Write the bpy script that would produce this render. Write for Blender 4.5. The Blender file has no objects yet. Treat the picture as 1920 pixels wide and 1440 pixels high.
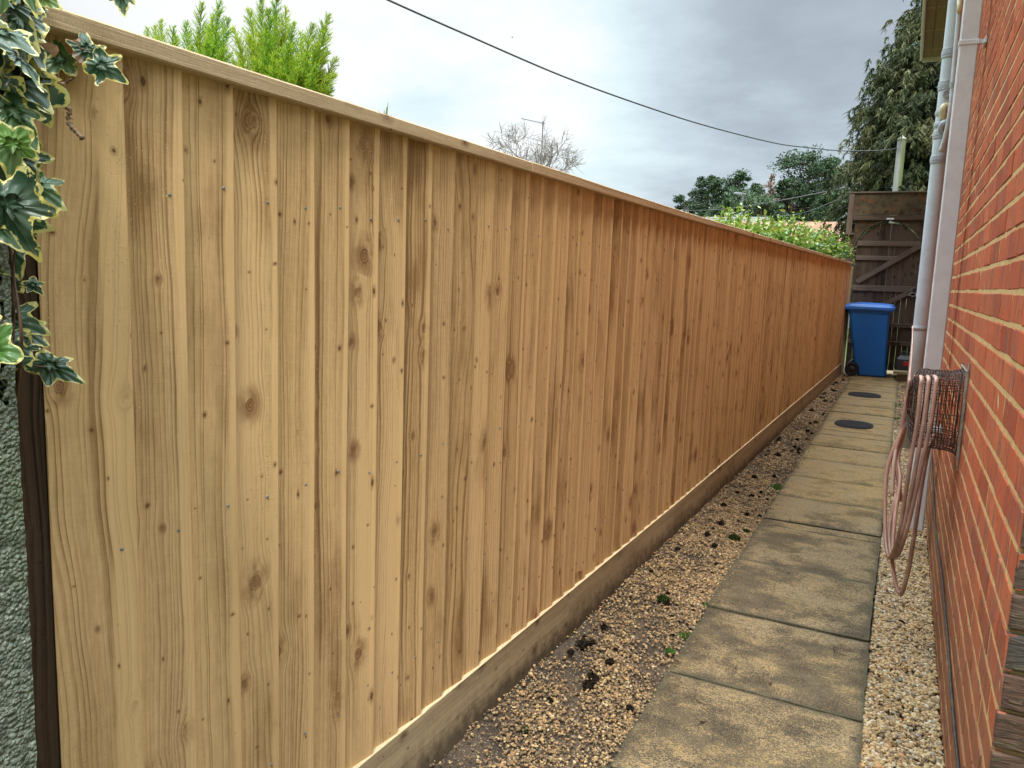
import bpy, math, random
import numpy as np
R = math.radians
rng = np.random.default_rng(7)
random.seed(7)
SC = bpy.context.scene

# ------------------------------------------------------------------ camera
FPX = 1450.0                      # focal length in pixels of a 1920 wide frame
PITCH, YAW, ROLL, EYE = R(7.9308), R(-26.66), R(2.125), 1.30
Fv = np.array([math.sin(YAW)*math.cos(PITCH), math.cos(YAW)*math.cos(PITCH), -math.sin(PITCH)])
R0 = np.array([math.cos(YAW), -math.sin(YAW), 0.0]); U0 = np.cross(R0, Fv)
Rv = math.cos(ROLL)*R0 + math.sin(ROLL)*U0
Uv = -math.sin(ROLL)*R0 + math.cos(ROLL)*U0
CAM = np.array([0, 0, EYE])
from mathutils import Matrix, Vector
cd = bpy.data.cameras.new('camera'); cam = bpy.data.objects.new('camera', cd)
SC.collection.objects.link(cam); SC.camera = cam
cam.matrix_world = Matrix(((Rv[0], Uv[0], -Fv[0], 0), (Rv[1], Uv[1], -Fv[1], 0), (Rv[2], Uv[2], -Fv[2], EYE), (0, 0, 0, 1)))
cd.sensor_width = 36; cd.lens = FPX/1920*36; cd.clip_start = .05; cd.clip_end = 2000

def ray(px, py): return Fv*FPX + Rv*(px-960) - Uv*(py-720)
def at(px, py, Y):
    d = ray(px, py); return CAM + d*(Y/d[1])

# ------------------------------------------------------------------ light
SC.view_settings.view_transform = 'Standard'; SC.view_settings.look = 'None'
SC.view_settings.gamma = 1; SC.view_settings.exposure = 1.1
SUN_EL, SUN_AZ = R(56), R(164)      # azimuth measured from +Y towards +X
w = bpy.data.worlds.new('World'); SC.world = w; w.use_nodes = True

class NT:
    """tiny helper to write node trees as expressions"""
    def __init__(s, nt): s.nt = nt; nt.nodes.clear()
    def put(s, sock, v):
        if hasattr(v, 'is_output') or isinstance(v, bpy.types.NodeSocket): s.nt.links.new(v, sock)
        elif isinstance(v, (tuple, list)) and len(v) == 3 and sock.type == 'RGBA': sock.default_value = (*v, 1)
        else: sock.default_value = v
    def n(s, t, ins=None, out=0, **kw):
        nd = s.nt.nodes.new(t)
        for k, v in kw.items(): setattr(nd, k, v)
        for k, v in (ins or {}).items(): s.put(nd.inputs[k], v)
        return nd.outputs[out] if out is not None else nd
    def m(s, op, a, b=0, c=0, clamp=False):
        nd = s.nt.nodes.new('ShaderNodeMath'); nd.operation = op; nd.use_clamp = clamp
        s.put(nd.inputs[0], a); s.put(nd.inputs[1], b)
        if op in ('MULTIPLY_ADD', 'SMOOTH_MIN', 'SMOOTH_MAX'): s.put(nd.inputs[2], c)
        return nd.outputs[0]
    def add(s, a, b): return s.m('ADD', a, b)
    def sub(s, a, b): return s.m('SUBTRACT', a, b)
    def mul(s, a, b): return s.m('MULTIPLY', a, b)
    def div(s, a, b): return s.m('DIVIDE', a, b)
    def xyz(s, x, y, z): return s.n('ShaderNodeCombineXYZ', {0: x, 1: y, 2: z})
    def sep(s, v):
        nd = s.n('ShaderNodeSeparateXYZ', {0: v}, out=None); return nd.outputs[0], nd.outputs[1], nd.outputs[2]
    def noise(s, vec, scale=1, detail=2, rough=.5, out=0, dist=0):
        return s.n('ShaderNodeTexNoise', {'Vector': vec, 'Scale': scale, 'Detail': detail, 'Roughness': rough, 'Distortion': dist}, out=out)
    def mix(s, f, a, b, mode='MIX'):
        nd = s.nt.nodes.new('ShaderNodeMix'); nd.data_type = 'RGBA'; nd.blend_type = mode; nd.clamp_factor = True
        s.put(nd.inputs[0], f); s.put(nd.inputs[6], a); s.put(nd.inputs[7], b); return nd.outputs[2]
    def ss(s, v, lo, hi, a=0.0, b=1.0):
        nd = s.nt.nodes.new('ShaderNodeMapRange'); nd.interpolation_type = 'SMOOTHSTEP'
        for k, x in zip((0, 1, 2, 3, 4), (v, lo, hi, a, b)): s.put(nd.inputs[k], x)
        return nd.outputs[0]
    def ramp(s, f, stops):
        nd = s.nt.nodes.new('ShaderNodeValToRGB'); s.put(nd.inputs[0], f)
        cr = nd.color_ramp
        while len(cr.elements) < len(stops): cr.elements.new(.5)
        for e, (p, c) in zip(cr.elements, stops): e.position = p; e.color = (*c, 1)
        return nd.outputs[0]
    def attr(s, name, out='Fac'): return s.n('ShaderNodeAttribute', out=None, attribute_name=name).outputs[out]
    def obj(s): return s.n('ShaderNodeTexCoord', out=None).outputs['Object']
    def bump(s, h, strength=.3, dist=.002, normal=None):
        ins = {'Height': h, 'Strength': strength, 'Distance': dist}
        if normal is not None: ins['Normal'] = normal
        return s.n('ShaderNodeBump', ins)
    def out(s, col, rough=.7, normal=None, spec=.3, **kw):
        ins = {'Base Color': col, 'Roughness': rough, 'Specular IOR Level': spec}
        if normal is not None: ins['Normal'] = normal
        ins.update(kw)
        b = s.n('ShaderNodeBsdfPrincipled', ins)
        o = s.nt.nodes.new('ShaderNodeOutputMaterial'); s.nt.links.new(b, o.inputs[0])

def mat(name):
    m = bpy.data.materials.new(name); m.use_nodes = True; return m, NT(m.node_tree)

def world():
    t = NT(w.node_tree)
    sky = t.n('ShaderNodeTexSky', sky_type='NISHITA', sun_disc=False, sun_elevation=SUN_EL, sun_rotation=SUN_AZ, air_density=1.0, dust_density=2.0, ozone_density=1.0)
    d = t.n('ShaderNodeTexCoord', out=None).outputs['Generated']
    x, y, z = t.sep(d)
    # cloud deck: project on a plane so that the cloud shrinks towards the horizon
    zz = t.add(t.m('MAXIMUM', z, 0.0), .22)
    p = t.xyz(t.div(x, zz), t.div(y, zz), 0)
    n1 = t.noise(t.n('ShaderNodeVectorMath', {0: p, 1: (2.7, 8.3, 1.0)}), .8, 6, .55)
    n2 = t.noise(t.n('ShaderNodeVectorMath', {0: p, 1: (5.2, 1.7, 3.0)}), 2.6, 5, .6)
    def lobe(px, py, k):
        v = ray(px, py); v = v/np.linalg.norm(v)
        dt = t.n('ShaderNodeVectorMath', {0: d, 1: tuple(v)}, out=None, operation='DOT_PRODUCT').outputs['Value']
        return t.m('POWER', t.m('MAXIMUM', dt, 0.0), k)
    bright = t.add(t.mul(lobe(100, -60, 14), .62), t.mul(lobe(950, 60, 50), .26))
    bright = t.add(bright, t.mul(lobe(1120, 130, 140), .20))
    dark = t.add(t.mul(lobe(1460, 40, 50), .46), t.mul(lobe(1250, 330, 120), .10))
    dark = t.add(dark, t.mul(lobe(820, 210, 160), .16))
    v = t.add(t.sub(t.add(.55, t.mul(t.sub(n1, .5), .60)), dark), bright)
    v = t.add(v, t.mul(t.sub(n2, .5), .75))
    col = t.ramp(t.m('ADD', v, 0.0, clamp=True), [(0, (.36, .41, .46)), (.22, (.45, .515, .57)), (.45, (.61, .71, .775)), (.68, (.78, .93, .965)), (.9, (1.0, 1.02, 1.02))])
    zen = t.ss(z, .40, .92, 1.0, 10.0)           # an overcast sky is brighter overhead
    zen = t.mul(zen, t.mul(t.ss(y, -.8, .3, .40, 1.0), t.ss(x, -1.0, -.72, .55, 1.0))); cl = t.n('ShaderNodeVectorMath', {0: col, 'Scale': t.mul(zen, 4.85)}, operation='SCALE')
    c = t.mix(.93, sky, cl)
    bg = t.n('ShaderNodeBackground', {'Color': c, 'Strength': .1})
    o = t.nt.nodes.new('ShaderNodeOutputWorld'); t.nt.links.new(bg, o.inputs[0])
world()
sl = bpy.data.lights.new('sun', 'SUN'); sl.energy = 1.5; sl.angle = R(10); sl.color = (1, .95, .88)
so = bpy.data.objects.new('sun', sl); SC.collection.objects.link(so)
sd = Vector((math.sin(SUN_AZ)*math.cos(SUN_EL), math.cos(SUN_AZ)*math.cos(SUN_EL), math.sin(SUN_EL)))
so.rotation_euler = sd.to_track_quat('Z', 'Y').to_euler()

# ------------------------------------------------------------------ mesh helpers
class MB:
    def __init__(s): s.V = []; s.F = []; s.rn = []; s.tc = []; s.n = 0
    def add(s, V, faces, rnd=0.0, tc=None):
        V = np.asarray(V, float); k = len(V)
        s.V.append(V)
        for f in faces:
            f = np.asarray(f, int)
            if f.ndim == 1: f = f[None]
            s.F.append(f + s.n)
        s.rn.append(np.broadcast_to(np.asarray(rnd, float), (k,)))
        s.tc.append(V if tc is None else np.asarray(tc, float))
        s.n += k; return s
    def box(s, x0, x1, y0, y1, z0, z1, b=.003, rnd=0.0, M=None, tcf=None):
        b = min(b, (x1-x0)*.45, (y1-y0)*.45, (z1-z0)*.45)
        V = []; idx = {}
        for i, X in enumerate((x0, x1)):
            for j, Y in enumerate((y0, y1)):
                for k, Z in enumerate((z0, z1)):
                    sx, sy, sz = (1, -1)[i]*b, (1, -1)[j]*b, (1, -1)[k]*b
                    idx[i, j, k, 0] = len(V); V.append((X, Y+sy, Z+sz))
                    idx[i, j, k, 1] = len(V); V.append((X+sx, Y, Z+sz))
                    idx[i, j, k, 2] = len(V); V.append((X+sx, Y+sy, Z))
        q = []; t = []
        for i in (0, 1):
            a = [idx[i, 0, 0, 0], idx[i, 1, 0, 0], idx[i, 1, 1, 0], idx[i, 0, 1, 0]]; q.append(a if i else a[::-1])
            a = [idx[0, i, 0, 1], idx[0, i, 1, 1], idx[1, i, 1, 1], idx[1, i, 0, 1]]; q.append(a if i else a[::-1])
            a = [idx[0, 0, i, 2], idx[1, 0, i, 2], idx[1, 1, i, 2], idx[0, 1, i, 2]]; q.append(a if i else a[::-1])
        for a in (0, 1):
            for c in (0, 1):
                p = [idx[0, a, c, 1], idx[1, a, c, 1], idx[1, a, c, 2], idx[0, a, c, 2]]; q.append(p if a == c else p[::-1])
                p = [idx[a, 0, c, 0], idx[a, 0, c, 2], idx[a, 1, c, 2], idx[a, 1, c, 0]]; q.append(p if a == c else p[::-1])
                p = [idx[a, c, 0, 0], idx[a, c, 1, 0], idx[a, c, 1, 1], idx[a, c, 0, 1]]; q.append(p if a == c else p[::-1])
        for i in (0, 1):
            for j in (0, 1):
                for k in (0, 1):
                    p = [idx[i, j, k, 0], idx[i, j, k, 1], idx[i, j, k, 2]]; t.append(p if (i+j+k) % 2 else p[::-1])
        V = np.array(V); tc = tcf(V) if tcf else V.copy()
        if M is not None: V = V @ np.array(M)[:3, :3].T + np.array(M)[:3, 3]
        return s.add(V, [np.array(q), np.array(t)], rnd, tc)
    def tube(s, P, r, n=8, rnd=0.0, cap=True):
        P = np.asarray(P, float); k = len(P); r = np.broadcast_to(np.asarray(r, float), (k,))
        T = np.gradient(P, axis=0); T /= np.linalg.norm(T, axis=1)[:, None]+1e-12
        u = np.array([0, 0, 1.]) if abs(T[0][2]) < .9 else np.array([1., 0, 0])
        V = []; L = 0; ps = []
        for i in range(k):
            u = u - T[i]*(u@T[i]); u /= np.linalg.norm(u); v = np.cross(T[i], u)
            a = np.arange(n)/n*2*np.pi
            V.append(P[i] + r[i]*(np.cos(a)[:, None]*u + np.sin(a)[:, None]*v))
            if i: L += np.linalg.norm(P[i]-P[i-1])
            ps.append(np.stack([np.cos(a)*r[i], np.full(n, L), np.sin(a)*r[i]], 1))
        V = np.concatenate(V); tc = np.concatenate(ps)
        i, j = np.meshgrid(np.arange(k-1), np.arange(n), indexing='ij'); j2 = (j+1) % n
        q = np.stack([i*n+j, i*n+j2, (i+1)*n+j2, (i+1)*n+j], -1).reshape(-1, 4)
        fs = [q]
        if cap: fs += [np.arange(n)[::-1][None], (np.arange(n)+(k-1)*n)[None]]
        return s.add(V, fs, rnd, tc)
    def lathe(s, prof, axis_o, ax, n=24, rnd=0.0):
        """prof: list of (distance along axis, radius)"""
        ax = np.array(ax, float); ax /= np.linalg.norm(ax)
        u = np.cross(ax, [0, 0, 1.]) if abs(ax[2]) < .9 else np.array([1., 0, 0]); u /= np.linalg.norm(u); v = np.cross(ax, u)
        a = np.arange(n)/n*2*np.pi
        V = np.concatenate([np.array(axis_o)+ax*d+rr*(np.cos(a)[:, None]*u+np.sin(a)[:, None]*v) for d, rr in prof])
        k = len(prof); i, j = np.meshgrid(np.arange(k-1), np.arange(n), indexing='ij'); j2 = (j+1) % n
        q = np.stack([i*n+j, i*n+j2, (i+1)*n+j2, (i+1)*n+j], -1).reshape(-1, 4)
        return s.add(V, [q], rnd)
    def prism(s, P2, f, d, rnd=0.0):
        """P2: 2-D outline, f maps it to 3-D, d: thickness vector"""
        V = np.array([f(p) for p in P2], float); k = len(V); V = np.concatenate([V, V+np.array(d)])
        fs = [np.arange(k)[None], np.arange(k, 2*k)[::-1][None]]
        i = np.arange(k); j = (i+1) % k
        fs.append(np.stack([i, i+k, j+k, j], 1))
        return s.add(V, fs, rnd)
    def build(s, name, m, parent=None, smooth=False, mats=None):
        V = np.concatenate(s.V)
        me = bpy.data.meshes.new(name)
        me.vertices.add(len(V)); me.vertices.foreach_set('co', V.ravel())
        sizes = np.concatenate([np.full(len(f), f.shape[1]) for f in s.F]); loops = np.concatenate([f.ravel() for f in s.F])
        me.loops.add(len(loops)); me.loops.foreach_set('vertex_index', loops.astype(np.int32))
        me.polygons.add(len(sizes)); st = np.concatenate([[0], np.cumsum(sizes)[:-1]])
        me.polygons.foreach_set('loop_start', st.astype(np.int32)); me.polygons.foreach_set('loop_total', sizes.astype(np.int32))
        me.polygons.foreach_set('use_smooth', np.full(len(sizes), bool(smooth)))
        me.update(calc_edges=True); me.validate()
        if len(me.vertices) == len(V):
            a = me.attributes.new('rnd', 'FLOAT', 'POINT'); a.data.foreach_set('value', np.concatenate(s.rn).astype(np.float32))
            a = me.attributes.new('tc', 'FLOAT_VECTOR', 'POINT'); a.data.foreach_set('vector', np.concatenate(s.tc).astype(np.float32).ravel())
        me.materials.append(m)
        o = bpy.data.objects.new(name, me); SC.collection.objects.link(o)
        if parent is not None:
            o.parent = parent; o.matrix_parent_inverse = Matrix.Translation(-parent.location)
        return o

def tag(o, label=None, cat=None, group=None, kind=None):
    if label: o['label'] = label
    if cat: o['category'] = cat
    if group: o['group'] = group
    if kind: o['kind'] = kind
    return o
def thing(name, label, cat, loc, group=None):
    o = bpy.data.objects.new(name, None); SC.collection.objects.link(o); o.location = loc; o.empty_display_size = .1
    return tag(o, label, cat, group)
def gz(Y): return .006*np.maximum(0, np.asarray(Y, float)-4)
def catmull(P, n=8):
    P = np.asarray(P, float); P = np.vstack([2*P[0]-P[1], P, 2*P[-1]-P[-2]]); out = []
    for i in range(1, len(P)-2):
        for t in np.arange(n)/n:
            a, b, c, d = P[i-1], P[i], P[i+1], P[i+2]
            out.append(.5*((2*b)+(c-a)*t+(2*a-5*b+4*c-d)*t*t+(-a+3*b-3*c+d)*t**3))
    out.append(P[-2]); return np.array(out)

# ------------------------------------------------------------------ materials
def wood(name, light, dark, knotc, freq=105, ringamt=.55, knots=1.0, axis=0, spread=.5, warm=None, stain=.4, fuzz=1.0, saw=1.0, kscale=1.0, rough=.75, bumpk=1.0, strip=False, splash=False):
    """sawn timber: tc.x runs across the grain, tc.y along it, tc.z holds the board's own number"""
    m, t = mat(name)
    tc = t.attr('tc', 'Vector'); rnd = t.attr('rnd')
    u, v, b = t.sep(tc)
    # slow waviness of the grain, different in every board
    wp = t.noise(t.xyz(t.mul(u, 3.0), t.mul(v, 1.3), t.mul(b, 3.7)), 1, 2, .45)
    wp2 = t.noise(t.xyz(t.mul(u, 14), t.mul(v, 4.0), t.mul(b, 5.1)), 1, 2, .5)
    warp = t.add(t.mul(t.sub(wp, .5), t.add(.02, t.mul(t.m('POWER', t.m('FRACT', t.mul(b, 5.713)), 3.0), .17))), t.mul(t.sub(wp2, .5), .012))
    kx, ky = 9.5*kscale, 5.6*kscale
    kyb = t.mul(t.add(.55, t.mul(t.m('FRACT', t.mul(b, 3.917)), 1.1)), ky); kv = t.xyz(t.add(t.mul(u, kx), t.mul(b, 3.31)), t.add(t.mul(v, kyb), t.mul(b, 7.77)), 0)
    vo = t.n('ShaderNodeTexVoronoi', {'Vector': kv, 'Scale': 1.0, 'Randomness': 1.0}, out=None, voronoi_dimensions='2D')
    dv = t.n('ShaderNodeVectorMath', {0: kv, 1: vo.outputs['Position']}, operation='SUBTRACT')
    dx, dy, _ = t.sep(dv); dx = t.div(dx, kx); dy = t.div(dy, kyb)
    jag = t.mul(t.sub(t.noise(t.xyz(t.mul(u, 120), t.mul(v, 90), b), 1, 2), .5), .004)
    dxj = t.add(dx, jag); dyy = t.mul(t.add(dy, jag), .72)
    cr, cg, cb = t.sep(vo.outputs['Color'])
    rad = t.mul(t.add(.0016, t.mul(t.m('POWER', cr, 2.4), .0120)), t.mul(t.m('GREATER_THAN', cg, .36), knots))
    d2 = t.add(t.mul(dxj, dxj), t.mul(dyy, dyy)); dist = t.m('SQRT', t.add(d2, 1e-8))
    fade = t.ss(dist, .012, .06, 1.0, 0.0)
    r2 = t.mul(rad, rad)
    psi = t.sub(t.add(u, warp), t.mul(fade, t.div(t.mul(dx, t.mul(r2, 4.5)), t.add(d2, r2))))
    fr = t.mul(t.add(.55, t.mul(t.m('FRACT', t.mul(b, 13.37)), .9)), freq)
    irr = t.noise(t.xyz(t.mul(psi, 45), b, 0), 1, 3, .6)
    rr = t.add(t.mul(psi, fr), t.mul(irr, 3.2))
    s = t.m('FRACT', rr)
    line = t.mul(t.m('POWER', s, 2.6), t.ss(s, .93, 1.0, 1.0, 0.0))
    lvar = t.noise(t.xyz(t.mul(psi, 30), t.mul(v, .8), t.mul(b, 2.3)), 1, 3, .6)
    line = t.mul(line, t.ss(lvar, .32, .68, .12, 1.25))
    broad = t.noise(t.xyz(t.mul(psi, 26), t.mul(v, .9), t.mul(b, 1.9)), 1, 3, .55)
    fib = t.noise(t.xyz(t.mul(u, 700), t.mul(v, 16), b), 1, 3, .6)
    sawl = t.noise(t.xyz(t.mul(u, 14), t.add(t.mul(v, 330), t.mul(u, 30)), b), 1, 2, .6)
    big = t.noise(t.xyz(t.mul(u, 5), t.mul(v, 2.2), t.mul(b, 4.4)), 1, 3, .6)
    f = t.add(t.mul(line, ringamt), t.mul(t.ss(broad, .38, .66), .30))
    mot = t.noise(t.xyz(t.mul(u, 120), t.mul(v, 34), b), 1, 3, .65)
    f = t.add(f, t.mul(t.sub(fib, .5), .6)); f = t.add(f, t.mul(t.sub(sawl, .5), .30*saw)); f = t.add(f, t.mul(t.sub(mot, .5), .45))
    f = t.add(f, t.mul(t.ss(big, .52, .75), stain))
    f = t.add(f, t.mul(t.sub(rnd, .5), spread))
    f = t.m('ADD', f, 0.02, clamp=True)
    col = t.mix(f, light, dark)
    if warm is not None:
        wf = t.ss(t.noise(t.xyz(t.mul(u, 6), t.mul(v, 1.5), t.mul(b, 9.1)), 1, 2), .4, .7)
        col = t.mix(t.mul(wf, .45), col, t.mix(f, warm, dark))
    # knots
    q = t.div(dist, t.m('MAXIMUM', rad, 1e-4)); has = t.m('GREATER_THAN', rad, .0012)
    halo = t.mul(t.mul(t.ss(q, 1.0, 4.2, .75, 0.0), has), t.ss(t.noise(t.xyz(t.mul(u, 60), t.mul(v, 30), b), 1, 2), .35, .6, .3, 1))
    col = t.mix(halo, col, t.mix(.5, dark, knotc))
    core = t.mul(t.ss(q, .8, 1.12, 1.0, 0.0), has)
    rg = t.m('SINE', t.mul(q, 11)); kc = t.mix(t.ss(rg, -1, 1, .15, .6), knotc, t.mix(.5, light, knotc))
    kc = t.mix(t.ss(q, .68, .95, 0, .9), kc, (.055, .028, .014))
    kc = t.mix(t.ss(q, .0, .22, .8, 0), kc, (.07, .035, .02))
    col = t.mix(t.mul(core, t.add(.55, t.mul(cb, .45))), col, kc)
    if strip:      # painted highlight: light caught along the thick edge of many boards
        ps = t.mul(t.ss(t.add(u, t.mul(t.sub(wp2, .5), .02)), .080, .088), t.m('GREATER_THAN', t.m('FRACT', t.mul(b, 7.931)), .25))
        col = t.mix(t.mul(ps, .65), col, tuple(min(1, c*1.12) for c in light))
    kv2 = t.xyz(t.add(t.mul(u, 21*kscale), t.mul(b, 1.77)), t.add(t.mul(v, 7.5*kscale), t.mul(b, 4.13)), 5)
    v2 = t.n('ShaderNodeTexVoronoi', {'Vector': kv2, 'Scale': 1.0, 'Randomness': 1.0}, out=None, voronoi_dimensions='2D')
    e2 = t.n('ShaderNodeVectorMath', {0: kv2, 1: v2.outputs['Position']}, operation='SUBTRACT'); ex, ey, _ = t.sep(e2)
    ex = t.div(ex, 21*kscale); ey = t.div(ey, 7.5*kscale); c2r, c2g, c2b = t.sep(v2.outputs['Color'])
    ds2 = t.m('SQRT', t.add(t.m('POWER', t.add(ex, jag), 2.0), t.m('POWER', t.mul(t.add(ey, jag), t.add(.35, c2b)), 2.0)))
    rd2 = t.mul(t.add(.0014, t.mul(t.m('POWER', c2r, 2.5), .0032)), t.mul(t.m('GREATER_THAN', c2g, .52), knots))
    q2 = t.div(ds2, t.m('MAXIMUM', rd2, 1e-4)); h2 = t.m('GREATER_THAN', rd2, .001)
    col = t.mix(t.mul(t.ss(q2, .9, 2.8, .5, 0), h2), col, t.mix(.5, dark, knotc))
    col = t.mix(t.mul(t.ss(q2, .6, 1.1, .85, 0), h2), col, t.mix(c2b, (.07, .032, .015), knotc))
    # drying checks and dark specks
    ck = t.noise(t.xyz(t.mul(psi, 95), t.mul(v, 1.6), t.mul(b, 8)), 1, 2, .5)
    ck = t.mul(t.ss(ck, .735, .765), t.ss(t.noise(t.xyz(t.mul(u, 8), t.mul(v, 2.4), b), 1, 1), .5, .6))
    col = t.mix(t.mul(ck, .8), col, (.06, .035, .018))
    fz = t.noise(t.xyz(t.mul(u, 420), t.mul(v, 240), t.mul(b, 3)), 1, 2, .5)
    fm = t.ss(t.noise(t.xyz(t.mul(u, 22), t.mul(v, 3.0), t.mul(b, 6)), 1, 2), .48, .66)
    fzz = t.mul(t.ss(fz, .64, .72), t.mul(fm, fuzz))
    col = t.mix(t.mul(fzz, .5), col, tuple(min(1, c*1.45) for c in light))
    spk = t.ss(t.noise(t.xyz(t.mul(u, 260), t.mul(v, 65), t.mul(b, 9)), 1, 2), .73, .80)
    col = t.mix(t.mul(spk, .6), col, (.10, .055, .03))
    if splash:
        oz = t.sep(t.obj())[2]; sn = t.noise(t.obj(), 24, 4, .65)
        col = t.mix(t.ss(t.add(oz, t.mul(t.sub(sn, .5), .16)), -.02, .085, .8, 0), col, (.055, .042, .03))
    h = t.add(t.mul(line, -.4), t.mul(fib, .5)); h = t.add(h, t.mul(sawl, .55*saw)); h = t.add(h, t.mul(fzz, 1.6)); h = t.sub(h, t.mul(ck, 2.5))
    h = t.add(h, t.mul(t.mul(core, t.sub(1, q)), .8))
    t.out(col, rough, t.bump(h, .7*bumpk, .0018), .12)
    return m

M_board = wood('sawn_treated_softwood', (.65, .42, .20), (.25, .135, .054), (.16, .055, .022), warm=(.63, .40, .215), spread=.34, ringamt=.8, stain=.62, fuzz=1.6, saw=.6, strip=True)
M_cap = wood('capping_timber', (.56, .41, .25), (.30, .20, .11), (.15, .07, .035), freq=60, ringamt=.35, knots=.7, spread=.25, stain=.25, fuzz=.5)
M_gboard = wood('damp_gravel_board_timber', (.46, .35, .21), (.19, .135, .08), (.09, .05, .03), freq=70, ringamt=.4, knots=.7, spread=.3, stain=.6, splash=True)
M_old = wood('old_weathered_gate_timber', (.105, .072, .054), (.032, .021, .016), (.03, .02, .015), freq=95, ringamt=.5, knots=.8, spread=.6, stain=.6, fuzz=.4, saw=.4)
M_oldrail = wood('old_silvered_rail_timber', (.17, .125, .098), (.062, .043, .033), (.05, .03, .025), freq=80, ringamt=.5, knots=.7, spread=.4, stain=.5, fuzz=.3, saw=.3)
M_post = wood('dark_stained_post_timber', (.07, .042, .024), (.018, .010, .006), (.02, .01, .006), freq=75, ringamt=.9, knots=.6, spread=.3, stain=.5, fuzz=.2)
M_block = wood('weathered_plank_timber', (.36, .30, .19), (.16, .12, .07), (.10, .06, .03), freq=80, ringamt=.4, knots=.5)

M_pale = wood('pale_top_edge', (.72, .58, .36), (.55, .40, .22), (.3, .15, .08), knots=0, ringamt=.2)
def simple(name, col, rough=.5, spec=.5, noise=.12, scale=20, bump=.1, dist=.001, metal=0, dirt=None, dirtscale=6, dirtamt=.4, **kw):
    m, t = mat(name); o = t.obj()
    n = t.noise(o, scale, 4, .6)
    c = t.mix(t.ss(n, .3, .7), tuple(c*(1-noise) for c in col), tuple(min(1, c*(1+noise)) for c in col))
    if dirt is not None:
        dn = t.noise(o, dirtscale, 5, .65); c = t.mix(t.ss(dn, .45, .75, 0, dirtamt), c, dirt)
    t.out(c, t.ss(n, .2, .8, rough*.85, min(1, rough*1.15)), t.bump(n, bump, dist), spec, **({'Metallic': metal} | kw))
    return m
M_white = simple('white_upvc_plastic', (.71, .71, .74), .32, .5, .03, 8, .02, dirt=(.42, .42, .40), dirtscale=9, dirtamt=.25)
M_grey = simple('grey_pvc_pipe', (.56, .60, .65), .35, .5, .04, 8, .02, dirt=(.36, .37, .37), dirtscale=10, dirtamt=.3)
M_greyd = simple('darker_grey_pvc_fittings', (.40, .42, .46), .4, .5, .05, 8, .02, dirt=(.25, .25, .25), dirtamt=.3)
M_cream = simple('cream_aged_plastic', (.66, .56, .36), .45, .5, .06, 12)
M_black = simple('black_rubber', (.018, .018, .02), .6, .4, .2, 30)
M_cable = simple('black_cable_sheath', (.02, .019, .018), .45, .5, .2, 30, dirt=(.12, .09, .06), dirtscale=25, dirtamt=.6)
M_tool = simple('black_moulded_plastic', (.022, .024, .027), .42, .5, .2, 20)
M_red = simple('red_plastic_panel', (.42, .02, .02), .4, .5, .1, 10)
M_iron = simple('cast_iron_drain', (.035, .034, .038), .9, .1, .25, 40, .3)
M_steel = simple('galvanised_steel', (.42, .42, .43), .4, .5, .2, 40, metal=.7)
M_nail = simple('zinc_nail_head', (.20, .195, .185), .6, .3, .15, 60)
M_rust = simple('rusty_brown_wire', (.05, .022, .014), .6, .4, .35, 60, .2)
M_wirel = simple('pale_worn_wire', (.30, .25, .20), .5, .4, .3, 60, .2)
M_wire = simple('black_overhead_wire', (.07, .07, .075), .5, .4, .1, 10)
M_alu = simple('dull_aluminium_aerial', (.20, .20, .21), .6, .5, .1, 20, metal=.5)
M_soil = None
def bin_mat():
    m, t = mat('blue_bin_plastic'); o = t.obj(); n = t.noise(o, 60, 3); g = t.noise(o, 4, 4, .6)
    c = t.mix(t.ss(g, .3, .75, 0, .5), (.010, .15, .58), (.022, .18, .56))
    c = t.mix(t.ss(t.noise(o, 11, 5, .7), .55, .8, 0, .25), c, (.10, .16, .25))
    t.out(c, t.ss(g, .3, .7, .34, .5), t.bump(n, .15, .001), .45); return m
M_bin = bin_mat()
M_binlid = simple('blue_lid_plastic', (.022, .135, .50), .45, .5, .08, 9, .05)
def hose_mat():
    m, t = mat('faded_pink_hose'); tc = t.attr('tc', 'Vector'); u, v, b = t.sep(tc); o = t.obj()
    n = t.noise(o, 14, 4, .6); st = t.ss(u, .003, .006)
    c = t.mix(st, (.48, .25, .185), (.58, .37, .29))
    rnd = t.attr('rnd')
    c = t.mix(t.mul(rnd, t.ss(n, .25, .6, .35, 1.0)), c, (.13, .062, .038))  # shade of the low-hanging strands, painted in as brown
    c = t.mix(t.ss(t.noise(o, 55, 3), .62, .8, 0, .5), c, (.2, .13, .09))
    t.out(c, .42, t.bump(n, .05, .001), .5); return m
M_hose = hose_mat()

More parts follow.
